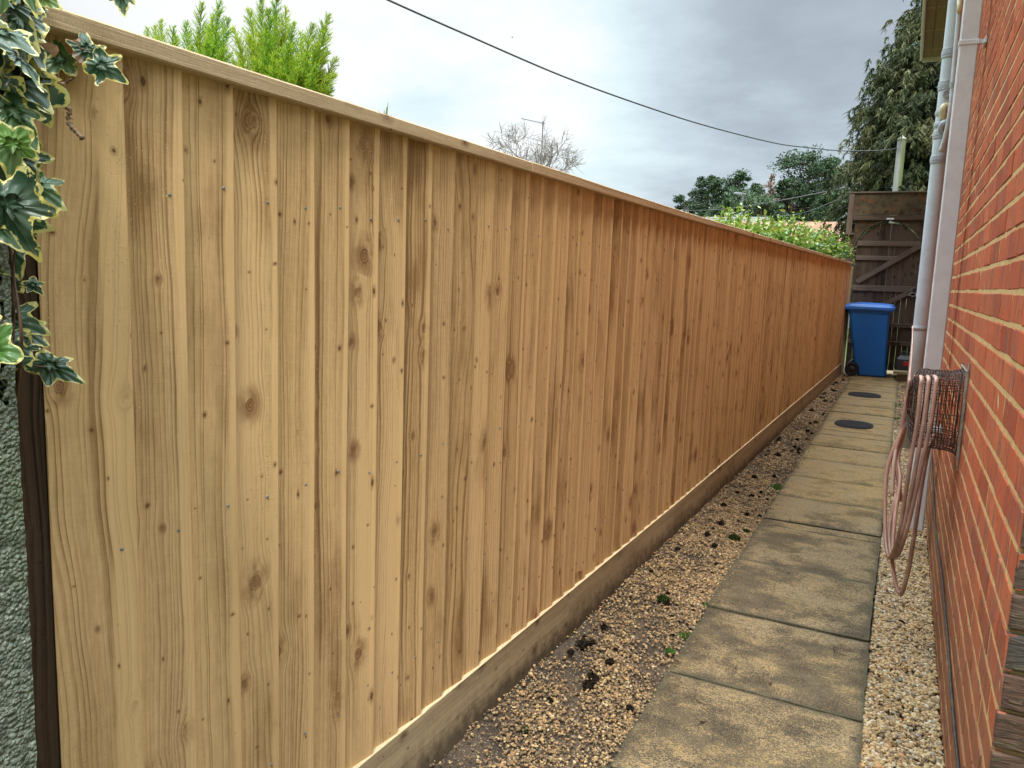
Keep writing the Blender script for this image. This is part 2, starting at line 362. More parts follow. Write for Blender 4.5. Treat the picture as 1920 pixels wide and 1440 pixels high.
def brick_mat():
    m, t = mat('red_facing_brick'); rnd = t.attr('rnd'); tc = t.attr('tc', 'Vector'); o = t.obj(); x, y, z = t.sep(o)
    base = t.ramp(rnd, [(0, (.30, .070, .036)), (.2, (.40, .090, .043)), (.45, (.50, .120, .054)), (.62, (.43, .100, .048)), (.8, (.52, .145, .064)), (1, (.36, .10, .055))])
    # drag marks: fine streaks down the brick face, sandy flecks and dark pits
    st = t.noise(t.xyz(t.mul(x, 90), t.mul(y, 90), t.mul(z, 11)), 1, 4, .65)
    c = t.mix(t.ss(st, .42, .66, 0, .8), base, t.mix(.3, base, (.58, .20, .085)))
    c = t.mix(t.ss(t.noise(t.xyz(t.mul(x, 30), t.mul(y, 26), t.mul(z, 6)), 1, 4, .65), .50, .62, 0, .62), c, (.19, .10, .085)); c = t.mix(t.ss(t.noise(t.xyz(t.mul(x, 22), t.mul(y, 20), t.add(t.mul(z, 5), 7)), 1, 4, .65), .56, .66, 0, .4), c, (.42, .17, .075))
    pit = t.ss(t.noise(t.xyz(t.mul(x, 150), t.mul(y, 110), t.mul(z, 70)), 1, 2), .66, .71)
    c = t.mix(t.mul(pit, .85), c, (.045, .025, .02))
    pale = t.ss(t.noise(o, 46, 4, .7), .64, .74)
    c = t.mix(t.mul(pale, .25), c, (.52, .28, .16))
    # splash-back dirt and algae over the lowest courses (a stain with a ragged top)
    dz = t.add(z, t.mul(t.sub(t.noise(o, 5, 4, .6), .5), .5))
    c = t.mix(t.ss(dz, .08, .85, .66, 0), c, t.mix(t.noise(o, 18, 3), (.12, .085, .05), (.27, .17, .10)))
    c = t.mix(.14, c, (.12, .06, .04))
    h = t.add(t.mul(st, .8), t.mul(pit, -1.2)); h = t.add(h, t.mul(t.noise(o, 160, 4, .6), .8))
    t.out(c, .9, t.bump(h, .7, .002), .04); return m
def brick_old_mat():
    m, t = mat('weathered_dark_brick'); rnd = t.attr('rnd'); o = t.obj(); x, y, z = t.sep(o)
    base = t.ramp(rnd, [(0, (.075, .06, .042)), (.5, (.13, .072, .05)), (1, (.09, .08, .07))])
    wr = t.noise(t.xyz(t.mul(x, 16), t.mul(y, 30), t.mul(z, 110)), 1, 5, .6, dist=.8)
    c = t.mix(t.ss(wr, .4, .6, 0, .8), base, (.045, .032, .022)); c = t.mix(t.ss(wr, .62, .70, 0, .7), c, (.20, .13, .08))
    c = t.mix(t.ss(t.noise(o, 20, 4), .55, .75, 0, .5), c, (.13, .125, .06))
    t.out(c, .85, t.bump(wr, 1.0, .006), .2); return m
def mortar_mat():
    m, t = mat('sandy_yellow_mortar'); o = t.obj()
    n = t.noise(o, 40, 5, .65); g = t.noise(o, 400, 2)
    c = t.mix(t.ss(n, .3, .7), (.46, .30, .125), (.60, .41, .195)); c = t.mix(t.ss(n, .62, .8, 0, .7), c, (.30, .26, .11))
    c = t.mix(t.ss(g, .62, .75, 0, .6), c, (.2, .12, .07))
    x, y, z = t.sep(o)
    c = t.mix(t.ss(t.add(z, t.mul(t.sub(t.noise(o, 6, 3), .5), .4)), .1, .7, .45, 0), c, (.34, .22, .11))
    t.out(c, .95, t.bump(t.add(n, t.mul(g, .5)), .8, .003), .1); return m
M_brick, M_brickold, M_mortar = brick_mat(), brick_old_mat(), mortar_mat()

def slab_mat():
    m, t = mat('riven_concrete_slab'); tc = t.attr('tc', 'Vector'); rnd = t.attr('rnd'); o = t.obj(); x, y, z = t.sep(o); u, v, b = t.sep(tc)
    ob = t.xyz(x, y, t.mul(rnd, 9))
    rn = t.noise(t.xyz(t.mul(x, 75), t.mul(y, 125), t.mul(rnd, 9)), 1, 1, .5, dist=2.6)   # wavy riven texture
    fine = t.noise(ob, 330, 2, .6)
    big = t.noise(ob, 3.2, 4, .55); med = t.noise(t.xyz(t.mul(x, 6), t.mul(y, 8), t.mul(rnd, 5)), 1, 5, .65)
    edge = t.m('MINIMUM', t.m('MINIMUM', u, t.sub(1, u)), t.m('MINIMUM', v, t.sub(1, v)))
    en = t.add(edge, t.mul(t.sub(med, .5), .22))
    far = t.ss(y, 3.6, 5.6)                                # the far slabs are cleaner and sandier
    worn = t.mul(t.ss(en, -.02, .09), t.ss(t.add(t.add(t.mul(big, .6), t.mul(med, .4)), t.mul(t.sub(fine, .5), .22)), t.add(.44, t.mul(far, -.07)), .59))
    worn = t.add(worn, t.mul(far, .30)); 
    sq_ = t.ss(rn, .46, .54, 0, 1); wf = t.m('ADD', t.mul(worn, t.add(t.add(.08, t.mul(far, .42)), t.mul(sq_, .95))), t.add(t.mul(t.sub(fine, .5), 1.5), t.mul(sq_, .15)), clamp=True)
    darkc = t.mix(t.ss(med, .35, .65), (.042, .035, .025), (.088, .072, .050))
    sand = t.mix(t.ss(big, .35, .65), (.40, .255, .095), (.31, .22, .118))
    c = t.mix(wf, darkc, sand)
    c = t.mix(t.mul(t.ss(t.noise(ob, 9, 4, .6), .58, .74), .3), c, (.17, .15, .07))
    c = t.mix(t.ss(edge, .0, .03, .55, 0), c, (.07, .07, .04))
    grit = t.ss(fine, .70, .76); c = t.mix(t.mul(grit, .6), c, (.5, .42, .3))
    h = t.add(rn, t.mul(fine, .4))
    t.out(c, .85, t.bump(h, .7, .0025), .25); return m
M_slab = slab_mat()

def soil_mat():
    m, t = mat('gritty_soil'); o = t.obj()
    n = t.noise(o, 7, 5, .6); f = t.noise(o, 160, 3, .7); vr = t.n('ShaderNodeTexVoronoi', {'Vector': o, 'Scale': 150.0}, out=None)
    c = t.mix(t.ss(n, .3, .7), (.055, .042, .034), (.115, .085, .062))
    c = t.mix(t.ss(f, .55, .7), c, (.19, .145, .095)); k = t.sep(vr.outputs['Color'])[0]
    c = t.mix(t.mul(t.ss(k, .72, .78), t.ss(vr.outputs['Distance'], .25, .4, 1, 0)), c, (.36, .28, .17))
    t.out(c, .95, t.bump(t.add(f, t.mul(n, 2)), .9, .006), .1); return m
M_soil = soil_mat()
def stone_mat():
    m, t = mat('flint_gravel'); rnd = t.attr('rnd'); o = t.obj()
    c = t.ramp(rnd, [(0, (.035, .030, .028)), (.10, (.12, .085, .06)), (.24, (.30, .20, .105)), (.42, (.46, .30, .13)), (.60, (.62, .45, .23)), (.70, (.42, .19, .07)), (.80, (.70, .56, .34)), (.88, (.20, .18, .16)), (.97, (.70, .62, .48))])
    c.node.color_ramp.interpolation = 'LINEAR'
    c = t.mix(t.ss(t.noise(o, 220, 3), .5, .75, 0, .5), c, (.20, .13, .07)); c = t.mix(.28, c, (.27, .165, .06))
    t.out(c, .6, t.bump(t.noise(o, 500, 2), .3, .001), .4); return m
M_stone = stone_mat()
def roughcast_mat():
    m, t = mat('grey_green_roughcast'); o = t.obj()
    vr = t.n('ShaderNodeTexVoronoi', {'Vector': o, 'Scale': 210.0}, out=None); n = t.noise(o, 130, 4, .65); g = t.noise(o, 5, 4, .6)
    c = t.mix(t.ss(n, .35, .7), (.14, .16, .12), (.36, .385, .31)); c = t.mix(t.ss(g, .45, .7, 0, .6), c, (.15, .18, .105))
    c = t.mix(t.ss(t.noise(o, 60, 2), .68, .74, 0, .8), c, (.5, .5, .46))
    t.out(c, .95, t.bump(t.add(n, t.mul(vr.outputs['Distance'], -1.2)), 1.0, .008), .1); return m
M_rough = roughcast_mat()
def grass_mat():
    m, t = mat('rough_lawn'); o = t.obj(); n = t.noise(o, .6, 6, .65); f = t.noise(o, 30, 3)
    c = t.mix(t.ss(n, .3, .7), (.045, .075, .02), (.09, .11, .035)); c = t.mix(t.ss(f, .4, .7, 0, .5), c, (.13, .12, .05))
    t.out(c, .95, t.bump(f, .8, .03), .1); return m
M_grass = grass_mat()
def leafm(name, stops, rough=.5, spec=.4, trans=.25):
    m, t = mat(name); rnd = t.attr('rnd'); o = t.obj()
    c = t.ramp(rnd, stops); c = t.mix(t.ss(t.noise(o, 8, 3), .35, .7, 0, .35), c, tuple(x*.55 for x in stops[0][1]))
    b = t.n('ShaderNodeBsdfPrincipled', {'Base Color': c, 'Roughness': rough, 'Specular IOR Level': spec})
    tr = t.n('ShaderNodeBsdfTranslucent', {'Color': c})
    mx = t.n('ShaderNodeMixShader', {0: trans, 1: b, 2: tr})
    ou = t.nt.nodes.new('ShaderNodeOutputMaterial'); t.nt.links.new(mx, ou.inputs[0]); return m
M_gold = leafm('golden_cypress_foliage', [(0, (.06, .17, .015)), (.35, (.17, .33, .025)), (.7, (.42, .52, .035)), (.92, (.62, .62, .06)), (1, (.36, .42, .18))], .5, .35, .5)
M_droop = leafm('drooping_cypress_foliage', [(0, (.022, .035, .014)), (.4, (.06, .082, .03)), (.75, (.13, .14, .055)), (1, (.23, .21, .095))], .6, .3, .2)
M_pine = leafm('pine_needles', [(0, (.016, .038, .014)), (.5, (.042, .080, .028)), (1, (.085, .135, .048))], .6, .3, .1)
M_pine2 = leafm('grey_green_needles', [(0, (.05, .085, .04)), (.5, (.09, .14, .07)), (1, (.15, .20, .10))], .6, .3, .15)
M_pink = leafm('bare_russet_twigs', [(0, (.25, .17, .14)), (.5, (.36, .27, .22)), (1, (.48, .38, .33))], .7, .2, .1)
M_laurel = leafm('glossy_shrub_leaves', [(0, (.022, .07, .02)), (.35, (.07, .17, .03)), (.65, (.19, .34, .04)), (.88, (.38, .48, .07)), (1, (.42, .24, .08))], .35, .6, .3)
M_weed = leafm('fresh_green_weed', [(0, (.04, .12, .02)), (1, (.12, .26, .05))], .5, .4, .3)
M_moss = leafm('dark_green_moss', [(0, (.012, .02, .006)), (.6, (.035, .06, .012)), (1, (.07, .10, .02))], .9, .1, .1)
M_clod = leafm('dead_brown_moss', [(0, (.010, .008, .006)), (1, (.045, .032, .022))], .95, .1, .05)
M_litter = leafm('dead_leaf_bits', [(0, (.03, .02, .012)), (.6, (.10, .06, .03)), (1, (.30, .22, .12))], .9, .1, .1)
M_yucca = leafm('yucca_leaves', [(0, (.10, .17, .06)), (1, (.30, .34, .14))], .5, .4, .3)
M_bark = simple('tree_bark', (.085, .062, .045), .9, .2, .4, 12, .8, .02)
M_twig = simple('pale_grey_twigs', (.24, .215, .20), .9, .2, .25, 12, .5, .01)
M_ivystem = simple('dry_ivy_stem', (.23, .15, .09), .85, .2, .35, 90, .7, .002)
M_ivyvine = simple('red_brown_ivy_vine', (.10, .055, .035), .7, .3, .3, 60, .3, .001)
def ivy_mat():
    m, t = mat('variegated_ivy_leaf'); rnd = t.attr('rnd'); tc = t.attr('tc', 'Vector'); e, vein, i = t.sep(tc); o = t.obj()
    n = t.noise(o, 90, 3, .6); n2 = t.noise(o, 30, 2)
    gr = t.ramp(rnd, [(0, (.010, .030, .014)), (.4, (.022, .062, .026)), (.65, (.045, .10, .040)), (.85, (.085, .19, .03)), (1, (.20, .28, .05))])
    gr = t.mix(t.ss(n2, .4, .65, 0, .55), gr, (.11, .15, .10))
    gr = t.mix(t.mul(t.ss(vein, .85, 1.0), .35), gr, (.20, .26, .15))
    k = t.add(e, t.mul(t.sub(n, .5), .75))
    cream = t.mix(t.ss(n2, .35, .65), (.62, .56, .22), (.60, .50, .13))
    c = t.mix(t.ss(k, .86, .91), gr, cream)
    c = t.mix(t.mul(t.ss(t.noise(o, 22, 2), .66, .70), t.ss(e, .4, .9)), c, (.25, .13, .07))
    b = t.n('ShaderNodeBsdfPrincipled', {'Base Color': c, 'Roughness': .36, 'Specular IOR Level': .5, 'Normal': t.bump(t.add(t.mul(vein, .2), n), .2, .001)})
    tr = t.n('ShaderNodeBsdfTranslucent', {'Color': c})
    mx = t.n('ShaderNodeMixShader', {0: .22, 1: b, 2: tr}); ou = t.nt.nodes.new('ShaderNodeOutputMaterial'); t.nt.links.new(mx, ou.inputs[0]); return m
M_ivy = ivy_mat()
def hood_mat():
    m, t = mat('stained_plywood_hood'); o = t.obj(); x, y, z = t.sep(o)
    n = t.noise(o, 5, 6, .7); k = t.noise(o, 14, 5, .7)
    c = t.mix(t.ss(n, .35, .65), (.055, .040, .024), (.11, .085, .052)); c = t.mix(t.ss(k, .52, .66), c, (.045, .022, .013))
    c = t.mix(t.ss(t.noise(o, 9, 3), .58, .66, 0, .6), c, (.17, .065, .025))
    t.out(c, .85, t.bump(k, .4, .003), .2); return m
M_hood = hood_mat()
def soffit_mat():
    m, t = mat('brown_soffit_boards'); o = t.obj(); x, y, z = t.sep(o)
    g = t.m('FRACT', t.div(y, .9)); n = t.noise(t.xyz(t.mul(x, 30), t.mul(y, 3), z), 1, 4)
    c = t.mix(n, (.28, .21, .16), (.17, .12, .09)); c = t.mix(t.ss(g, .0, .03, 1, 0), c, (.5, .42, .34))
    t.out(c, .7, t.bump(n, .2, .003), .3); return m
M_soffit = soffit_mat()
def tile_mat(name, a, b):
    m, t = mat(name); o = t.obj(); x, y, z = t.sep(o)
    f = t.m('FRACT', t.mul(z, 5.5)); n = t.noise(o, 3, 5); c = t.mix(n, a, b); c = t.mix(t.ss(f, 0, .15, .6, 0), c, tuple(q*.4 for q in a))
    t.out(c, .85, t.bump(f, .5, .03), .2); return m
M_rtile = tile_mat('red_roof_tiles', (.26, .12, .075), (.40, .24, .17)); M_gtile = tile_mat('grey_roof_tiles', (.13, .125, .125), (.24, .22, .21))
M_render = simple('pale_render', (.55, .52, .46), .9, .2, .1, 3)
M_glass = simple('dark_window_glass', (.03, .035, .04), .08, .6, .1, 3)

# ------------------------------------------------------------------ setting: ground, soil beds, path
def sheet(mb, xs, ys, zf, rnd=0.0):
    X, Y = np.meshgrid(xs, ys, indexing='ij'); Z = zf(X, Y); n, k = X.shape
    i, j = np.meshgrid(np.arange(n-1), np.arange(k-1), indexing='ij')
    q = np.stack([i*k+j, (i+1)*k+j, (i+1)*k+j+1, i*k+j+1], -1).reshape(-1, 4)
    return mb.add(np.stack([X, Y, Z], -1).reshape(-1, 3), [q], rnd)
b = MB(); gx = np.r_[-700, -200, -60, np.linspace(-20, 20, 41), 60, 200, 700]; gy = np.r_[-60, -20, np.linspace(-4, 40, 45), 80, 160, 300, 900]
sheet(b, gx, gy, lambda X, Y: gz(np.clip(Y, 0, 30))-.06-.02*np.sin(X*1.3)*np.cos(Y*.9)*0)
tag(b.build('ground', M_grass), kind='structure')
PXL, PXR = -.605, 0.0
FD = np.array([math.sin(R(1.389)), math.cos(R(1.389)), 0]); FN = np.array([FD[1], -FD[0], 0]); FP = np.array([-1.045, 2.0, 0])
def fx(Y): return -1.045 + (np.asarray(Y)-2)*math.tan(R(1.389))
def lump(X, Y):  return .004*np.sin(X*41+Y*13)+.004*np.sin(Y*29-X*17)+.003*np.sin(Y*71+X*53)
b = MB(); ys = np.linspace(-1.5, 14.5, 500)
sheet(b, np.linspace(-1.2, .5, 60), ys, lambda X, Y: gz(Y)-.034+lump(X, Y)*.8)
tag(b.build('soil', M_soil, smooth=True), kind='structure')

JO = [-.55, .06, .65, 1.255, 1.86, 2.46, 3.06, 3.69, 4.33, 4.44, 4.98, 5.56, 6.17, 6.74, 7.27, 7.50, 8.10, 8.65, 9.20, 9.78, 10.02, 10.62, 11.2, 11.8, 12.42, 13.0, 13.6]
b = MB()
for i in range(len(JO)-1):
    y0, y1 = JO[i]+.005, JO[i+1]-.005; jx = rng.uniform(-.006, .006); jz = rng.uniform(-.003, .003); r = rng.uniform(0, 1)
    # a slab: a fine grid top with uneven riven relief, and sides
    nx, ny = 20, max(4, int((y1-y0)/.03))
    U, Vv = np.meshgrid(np.linspace(0, 1, nx), np.linspace(0, 1, ny), indexing='ij')
    X = PXL+jx+U*(PXR-PXL); Y = y0+Vv*(y1-y0)
    ed = np.minimum(np.minimum(U, 1-U)*.6, np.minimum(Vv, 1-Vv)*(y1-y0))
    Z = gz(Y)+.002+jz-.006*np.exp(-ed/.005)+.0012*np.sin(X*37+r*9+Y*11)*np.cos(Y*43+r*5)
    X = X+np.where((U == 0) | (U == 1), rng.normal(0, .0016, X.shape), 0); Y = Y+np.where((Vv == 0) | (Vv == 1), rng.normal(0, .0012, Y.shape), 0)
    ii, jj = np.meshgrid(np.arange(nx-1), np.arange(ny-1), indexing='ij')
    q = np.stack([ii*ny+jj, (ii+1)*ny+jj, (ii+1)*ny+jj+1, ii*ny+jj+1], -1).reshape(-1, 4)
    top = np.stack([X, Y, Z], -1).reshape(-1, 3); tcs = np.stack([U, Vv, U*0+r], -1).reshape(-1, 3)
    ring = np.r_[np.arange(nx)*ny, (nx-1)*ny+np.arange(1, ny), (np.arange(nx-1)[::-1])*ny+ny-1, np.arange(1, ny-1)[::-1]]
    low = top[ring].copy(); low[:, 2] -= .05; k = len(ring); base = len(top)
    i1 = np.arange(k); i2 = (i1+1) % k
    side = np.stack([ring[i1], base+i1, base+i2, ring[i2]], 1)
    b.add(np.vstack([top, low]), [q, side], r, np.vstack([tcs, tcs[ring]]))
tag(b.build('path', M_slab, smooth=False), kind='structure')

# gravel stones
PH = (1+5**.5)/2
ICO = np.array([(-1, PH, 0), (1, PH, 0), (-1, -PH, 0), (1, -PH, 0), (0, -1, PH), (0, 1, PH), (0, -1, -PH), (0, 1, -PH), (PH, 0, -1), (PH, 0, 1), (-PH, 0, -1), (-PH, 0, 1)])/1.902
ICF = np.array([(0, 11, 5), (0, 5, 1), (0, 1, 7), (0, 7, 10), (0, 10, 11), (1, 5, 9), (5, 11, 4), (11, 10, 2), (10, 7, 6), (7, 1, 8), (3, 9, 4), (3, 4, 2), (3, 2, 6), (3, 6, 8), (3, 8, 9), (4, 9, 5), (2, 4, 11), (6, 2, 10), (8, 6, 7), (9, 8, 1)])
def stones(mb, X, Y, Z, S, rn):
    n = len(X)
    P = ICO[None]*(1+rng.uniform(-.22, .22, (n, 12, 1)))
    P = P*(S[:, None]*np.stack([rng.uniform(.75, 1.3, n), rng.uniform(.6, 1.0, n), rng.uniform(.45, .8, n)], 1))[:, None, :]
    a = rng.uniform(0, 6.283, n); tl = rng.normal(0, .45, n); ca, sa, ct, st = np.cos(a), np.sin(a), np.cos(tl), np.sin(tl)
    y2 = P[..., 1]*ct[:, None]-P[..., 2]*st[:, None]; z2 = P[..., 1]*st[:, None]+P[..., 2]*ct[:, None]
    x3 = P[..., 0]*ca[:, None]-y2*sa[:, None]; y3 = P[..., 0]*sa[:, None]+y2*ca[:, None]
    V = np.stack([x3+X[:, None], y3+Y[:, None], z2+Z[:, None]], -1).reshape(-1, 3)
    F = (ICF[None]+(np.arange(n)*12)[:, None, None]).reshape(-1, 3)
    mb.add(V, [F], np.repeat(rn, 12))
def fill(mb, xa, xb, y0, y1, dens, s0, s1, zb, rfun, keep=None):
    """xa/xb functions of Y"""
    n = int(dens*(y1-y0)*abs(float(xb((y0+y1)/2)-xa((y0+y1)/2))))
    Y = rng.uniform(y0, y1, n); t_ = rng.uniform(0, 1, n); X = xa(Y)+(xb(Y)-xa(Y))*t_
    if keep is not None:
        k = keep(X, Y, t_); X, Y, t_ = X[k], Y[k], t_[k]
    n = len(X); S = rng.uniform(s0, s1, n)*np.where(rng.uniform(0, 1, n) < .06, 1.5, 1)
    stones(mb, X, Y, gz(Y)+zb+rng.uniform(0, .008, n)+lump(X, Y)*.8, S, rfun(n))
warmr = lambda n: np.clip(rng.beta(1.25, 1.05, n), 0, 1)
dirtr = lambda n: np.where(rng.uniform(0, 1, n) < .58, rng.uniform(0, .30, n), .88*rng.beta(1.1, 1.0, n))
WX = .22
b = MB(); one = lambda c: (lambda Y: np.asarray(Y)*0+c)
fill(b, one(PXR+.004), one(WX-.004),   .9, 4.6, 25000, .0042, .0088, -.022, warmr)
fill(b, one(PXR+.004), one(WX-.004), 4.6, 8, 11000, .007, .011, -.020, warmr)
fill(b, one(PXR+.004), one(WX-.004), 8, 13.2, 6000, .009, .013, -.020, dirtr)
tag(b.build('gravel', M_stone, smooth=False), 'pale flint gravel filling the strip between slabs and brick wall', 'gravel', kind='stuff')
b = MB(); fl = lambda Y: fx(Y)+.02; fr_ = lambda Y: np.asarray(Y)*0+PXL-.004
def patchy(X, Y, t_):
    q = .5+.5*np.sin(X*9+2.2*np.sin(Y*2.7))*np.sin(Y*3.9+1.7*np.sin(X*8)); q = .25+.75*q
    q = q*np.clip(.45+1.1*t_, 0, 1)
    return rng.uniform(0, 1, len(X)) < np.clip(q*1.15-.12, 0.04, .8)
fill(b, fl, fr_, 1.2, 2.6, 36000, .0024, .0062, -.026, dirtr, patchy)
fill(b, fl, fr_, 2.6, 5.0, 28000, .0030, .0064, -.026, dirtr, patchy)
fill(b, fl, fr_, 5.0, 8.0, 11000, .005, .009, -.026, dirtr, patchy)
fill(b, fl, fr_, 8.0, 13.2, 5500, .007, .012, -.024, dirtr)
fill(b, one(PXL), one(PXL+.05), 1.6, 9.0, 900, .002, .005, .030-.004, dirtr)      # strays on the slab edge
tag(b.build('gravel', M_stone, smooth=False), 'gravel mixed with dark soil along the foot of the timber fence', 'gravel', kind='stuff')

# ------------------------------------------------------------------ timber fence
S0, S1 = -1.333, 10.47
fence = thing('fence', 'new closeboard timber fence of overlapping vertical boards along the left of the path', 'fence', tuple(FP+FD*S0))
def FW(s, o, z):      # s along fence, o out of the face towards the path, z up
    s = np.asarray(s, float); Y = FP[1]+FD[1]*s
    return np.stack([FP[0]+FD[0]*s+FN[0]*o, Y+FN[1]*o, z+gz(Y)], -1)
edges = [S0, -1.204]+[round(-1.10+.1005*i, 4) for i in range(200) if -1.10+.1005*i < S1-.02]+[S1]
rails_z = (.32, .86, 1.42)
bays = [(-1.333, .09), (.09, 3.1), (3.1, 6.1), (6.1, 9.0), (9.0, 10.47)]
ZB, ZT = .148, 1.603
bid = 0; nails = []
for ba, bb in bays:
    mb = MB()
    for i in range(len(edges)-1):
        a, c = edges[i], edges[i+1]
        if not (ba-.03 <= a < bb-.03): continue
        bid += 1; r = rng.uniform(0, 1); ot = .0175+rng.uniform(-.0008, .0008); a2 = a-.022   # tucked under its neighbour
        a2 = a if i == 0 else a2; c = c+rng.uniform(-.0015, .0015); skew = rng.uniform(-.0015, .0015)
        nz = 14; zz = np.linspace(ZB, ZT, nz); V = []; T = []
        bow = .0012*np.sin(np.linspace(0, 3.14*rng.uniform(1, 3), nz)+rng.uniform(0, 6))
        for k, z in enumerate(zz):
            e = bow[k]; c2 = c+skew*(z-.8)+rng.normal(0, .00025)
            pts = [(a2, .001), (a2, .0025), (c2-.0025, ot+e), (c2, ot-.0012+e), (c2, .001)]
            for (s_, o_) in pts: V.append(FW(s_, o_, z)); T.append((s_-a, z, bid*1.0+.37))
        V = np.array(V); T = np.array(T); m5 = 5
        ii, jj = np.meshgrid(np.arange(nz-1), np.arange(m5), indexing='ij'); j2 = (jj+1) % m5
        q = np.stack([ii*m5+jj, ii*m5+j2, (ii+1)*m5+j2, (ii+1)*m5+jj], -1).reshape(-1, 4)[:, ::-1]
        mb.add(V, [q, np.arange(5)[None], (np.arange(5)+(nz-1)*5)[::-1][None]], r, T)
        if a < 2.0:
            for z in rails_z: nails.append((c-.022+rng.uniform(-.006, .004), z+rng.uniform(-.014, .014), (.0025+.015*.78)))
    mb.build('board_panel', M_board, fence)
for (s_, z_, o_) in nails[:99]:
    mb = MB(); mb.lathe([(-.004, .0026), (.0006, .0030), (.0012, .0026), (.0013, .0001)], FW(s_, o_+.0008, z_), FN, 10); mb.build('nail', M_nail, fence, smooth=True)
def fbox(mb, s0, s1, o0, o1, z0, z1, rnd, b_=.002, bidn=0.0, seg=.6):
    n = max(1, int((s1-s0)/seg))
    prof = [(o0+b_, z0), (o1-b_, z0), (o1, z0+b_), (o1, z1-b_), (o1-b_, z1), (o0+b_, z1), (o0, z1-b_), (o0, z0+b_)]
    V = []; T = []
    for k in range(n+1):
        s = s0+(s1-s0)*k/n; w_ = rng.normal(0, .0006)
        for o, z in prof: V.append(FW(s, o+w_, z+w_)); T.append((z+o*1.0, s, bidn))
    V = np.array(V); m8 = 8; ii, jj = np.meshgrid(np.arange(n), np.arange(m8), indexing='ij'); j2 = (jj+1) % m8
    q = np.stack([ii*m8+jj, ii*m8+j2, (ii+1)*m8+j2, (ii+1)*m8+jj], -1).reshape(-1, 4)
    mb.add(V, [q, np.arange(8)[::-1][None], (np.arange(8)+n*m8)[None]], rnd, np.array(T))
for i, (a, c) in enumerate([(-1.333, .088), (.091, 3.09), (3.093, 6.09), (6.093, 9.0), (9.003, 10.47)]):
    mb = MB(); fbox(mb, a, c, -.030, .034, 1.602, 1.632, rng.uniform(.2, .8), .003, 300.3+i*1.7, .3); mb.build('capping_rail', M_cap, fence)
for i, (a, c) in enumerate([(-1.333, .55), (.553, 2.55), (2.553, 4.70), (4.703, 7.1), (7.103, 9.0), (9.003, 10.47)]):
    mb = MB(); fbox(mb, a, c, -.008, .0212, -.06, ZB-.0012, rng.uniform(.2, .8), .0015, 330.3+i*1.7, .3); mb.build('gravel_board', M_gboard, fence)
    mb = MB(); fbox(mb, a, c, -.004, .0220, ZB-.0008, ZB+.0018, .5, .0006, 340.3+i, .3); mb.build('pale_top_edge', M_pale, fence)  # paler strip along the top ledge of the gravel board
for i, z in enumerate(rails_z):
    mb = MB(); fbox(mb, S0+.075, S1, -.055, -.001, z-.035, z+.035, .5, .003, 350.3+i, 1.5); mb.build('arris_rail', M_gboard, fence)
for i, s in enumerate((.09, 3.09, 6.09, 9.0, 10.42)):
    mb = MB(); fbox(mb, s-.045, s+.045, -.155, -.058, -.1, 1.60, .5, .003, 360+i, .05); mb.build('fence_post', M_gboard, fence)
mb = MB(); e = FW(10.52, 0, 0)
mb.box(e[0]-.05, e[0]+.045, e[1]-.04, e[1]+.05, -.05, 1.62, .004, .35, tcf=lambda V: np.stack([V[:, 0]+V[:, 1], V[:, 2], V[:, 0]*0+371], 1)); mb.build('fence_post', M_gboard, fence)

# old dark post, roughcast pier and ivy at the near end
def wbox(mb, x0, x1, y0, y1, z0, z1, bidn, ax='z', rnd=.5, b_=.003, M=None):
    def tcf(V):
        if ax == 'z': return np.stack([V[:, 0]+V[:, 1], V[:, 2], V[:, 0]*0+bidn], 1)
        if ax == 'x': return np.stack([V[:, 2]+V[:, 1], V[:, 0], V[:, 0]*0+bidn], 1)
        return np.stack([V[:, 0]+V[:, 2], V[:, 1], V[:, 0]*0+bidn], 1)
    mb.box(x0, x1, y0, y1, z0, z1, b_, rnd, M, tcf)
mb = MB(); wbox(mb, -1.19, -1.0805, .560, .730, -.05, 1.625, 401)
tag(mb.build('timber_post', M_post), 'dark old timber post between the roughcast pier and the new fence', 'post')
mb = MB()
for i in range(9): wbox(mb, -1.235, -1.21, -.45+i*.115, -.45+i*.115+.11, 0, 1.55, 410+i, rnd=rng.uniform(0, .4))  # boards added only to keep the gap black
tag(mb.build('dark_gap_screen', M_post), 'dark board screen added to darken the gap behind the roughcast pier', 'fence')
mb = MB(); n = 60
def rough_wall():
    ys = np.linspace(-.35, .50, 110); zs = np.linspace(-.05, 1.33, 160)
    Y, Z = np.meshgrid(ys, zs, indexing='ij'); X = -.853+rng.normal(0, .0011, Y.shape)+.002*np.sin(Z*9)
    nn, k = Y.shape; V = np.stack([X, Y, Z], -1).reshape(-1, 3)
    ii, jj = np.meshgrid(np.arange(nn-1), np.arange(k-1), indexing='ij'); q = np.stack([ii*k+jj, (ii+1)*k+jj, (ii+1)*k+jj+1, ii*k+jj+1], -1).reshape(-1, 4)
    mb.add(V, [q])
    # end return with its rough arris, top and back
    xs = np.linspace(0, -.14, 20); X2, Z2 = np.meshgrid(xs, zs, indexing='ij'); V2 = np.stack([X2-.853+0*Z2, .50+rng.normal(0, .001, X2.shape), Z2], -1)
    V2[0] = V.reshape(nn, k, 3)[-1]; V2 = V2.reshape(-1, 3)
    ii, jj = np.meshgrid(np.arange(19), np.arange(k-1), indexing='ij'); mb.add(V2, [np.stack([ii*k+jj, (ii+1)*k+jj, (ii+1)*k+jj+1, ii*k+jj+1], -1).reshape(-1, 4)])
    mb.box(-.993, -.855, -.35, .498, -.05, 1.328, .006)
rough_wall()
tag(mb.build('roughcast_pier', M_rough, smooth=True), 'grey green roughcast wall end at the left, under the ivy', 'wall')

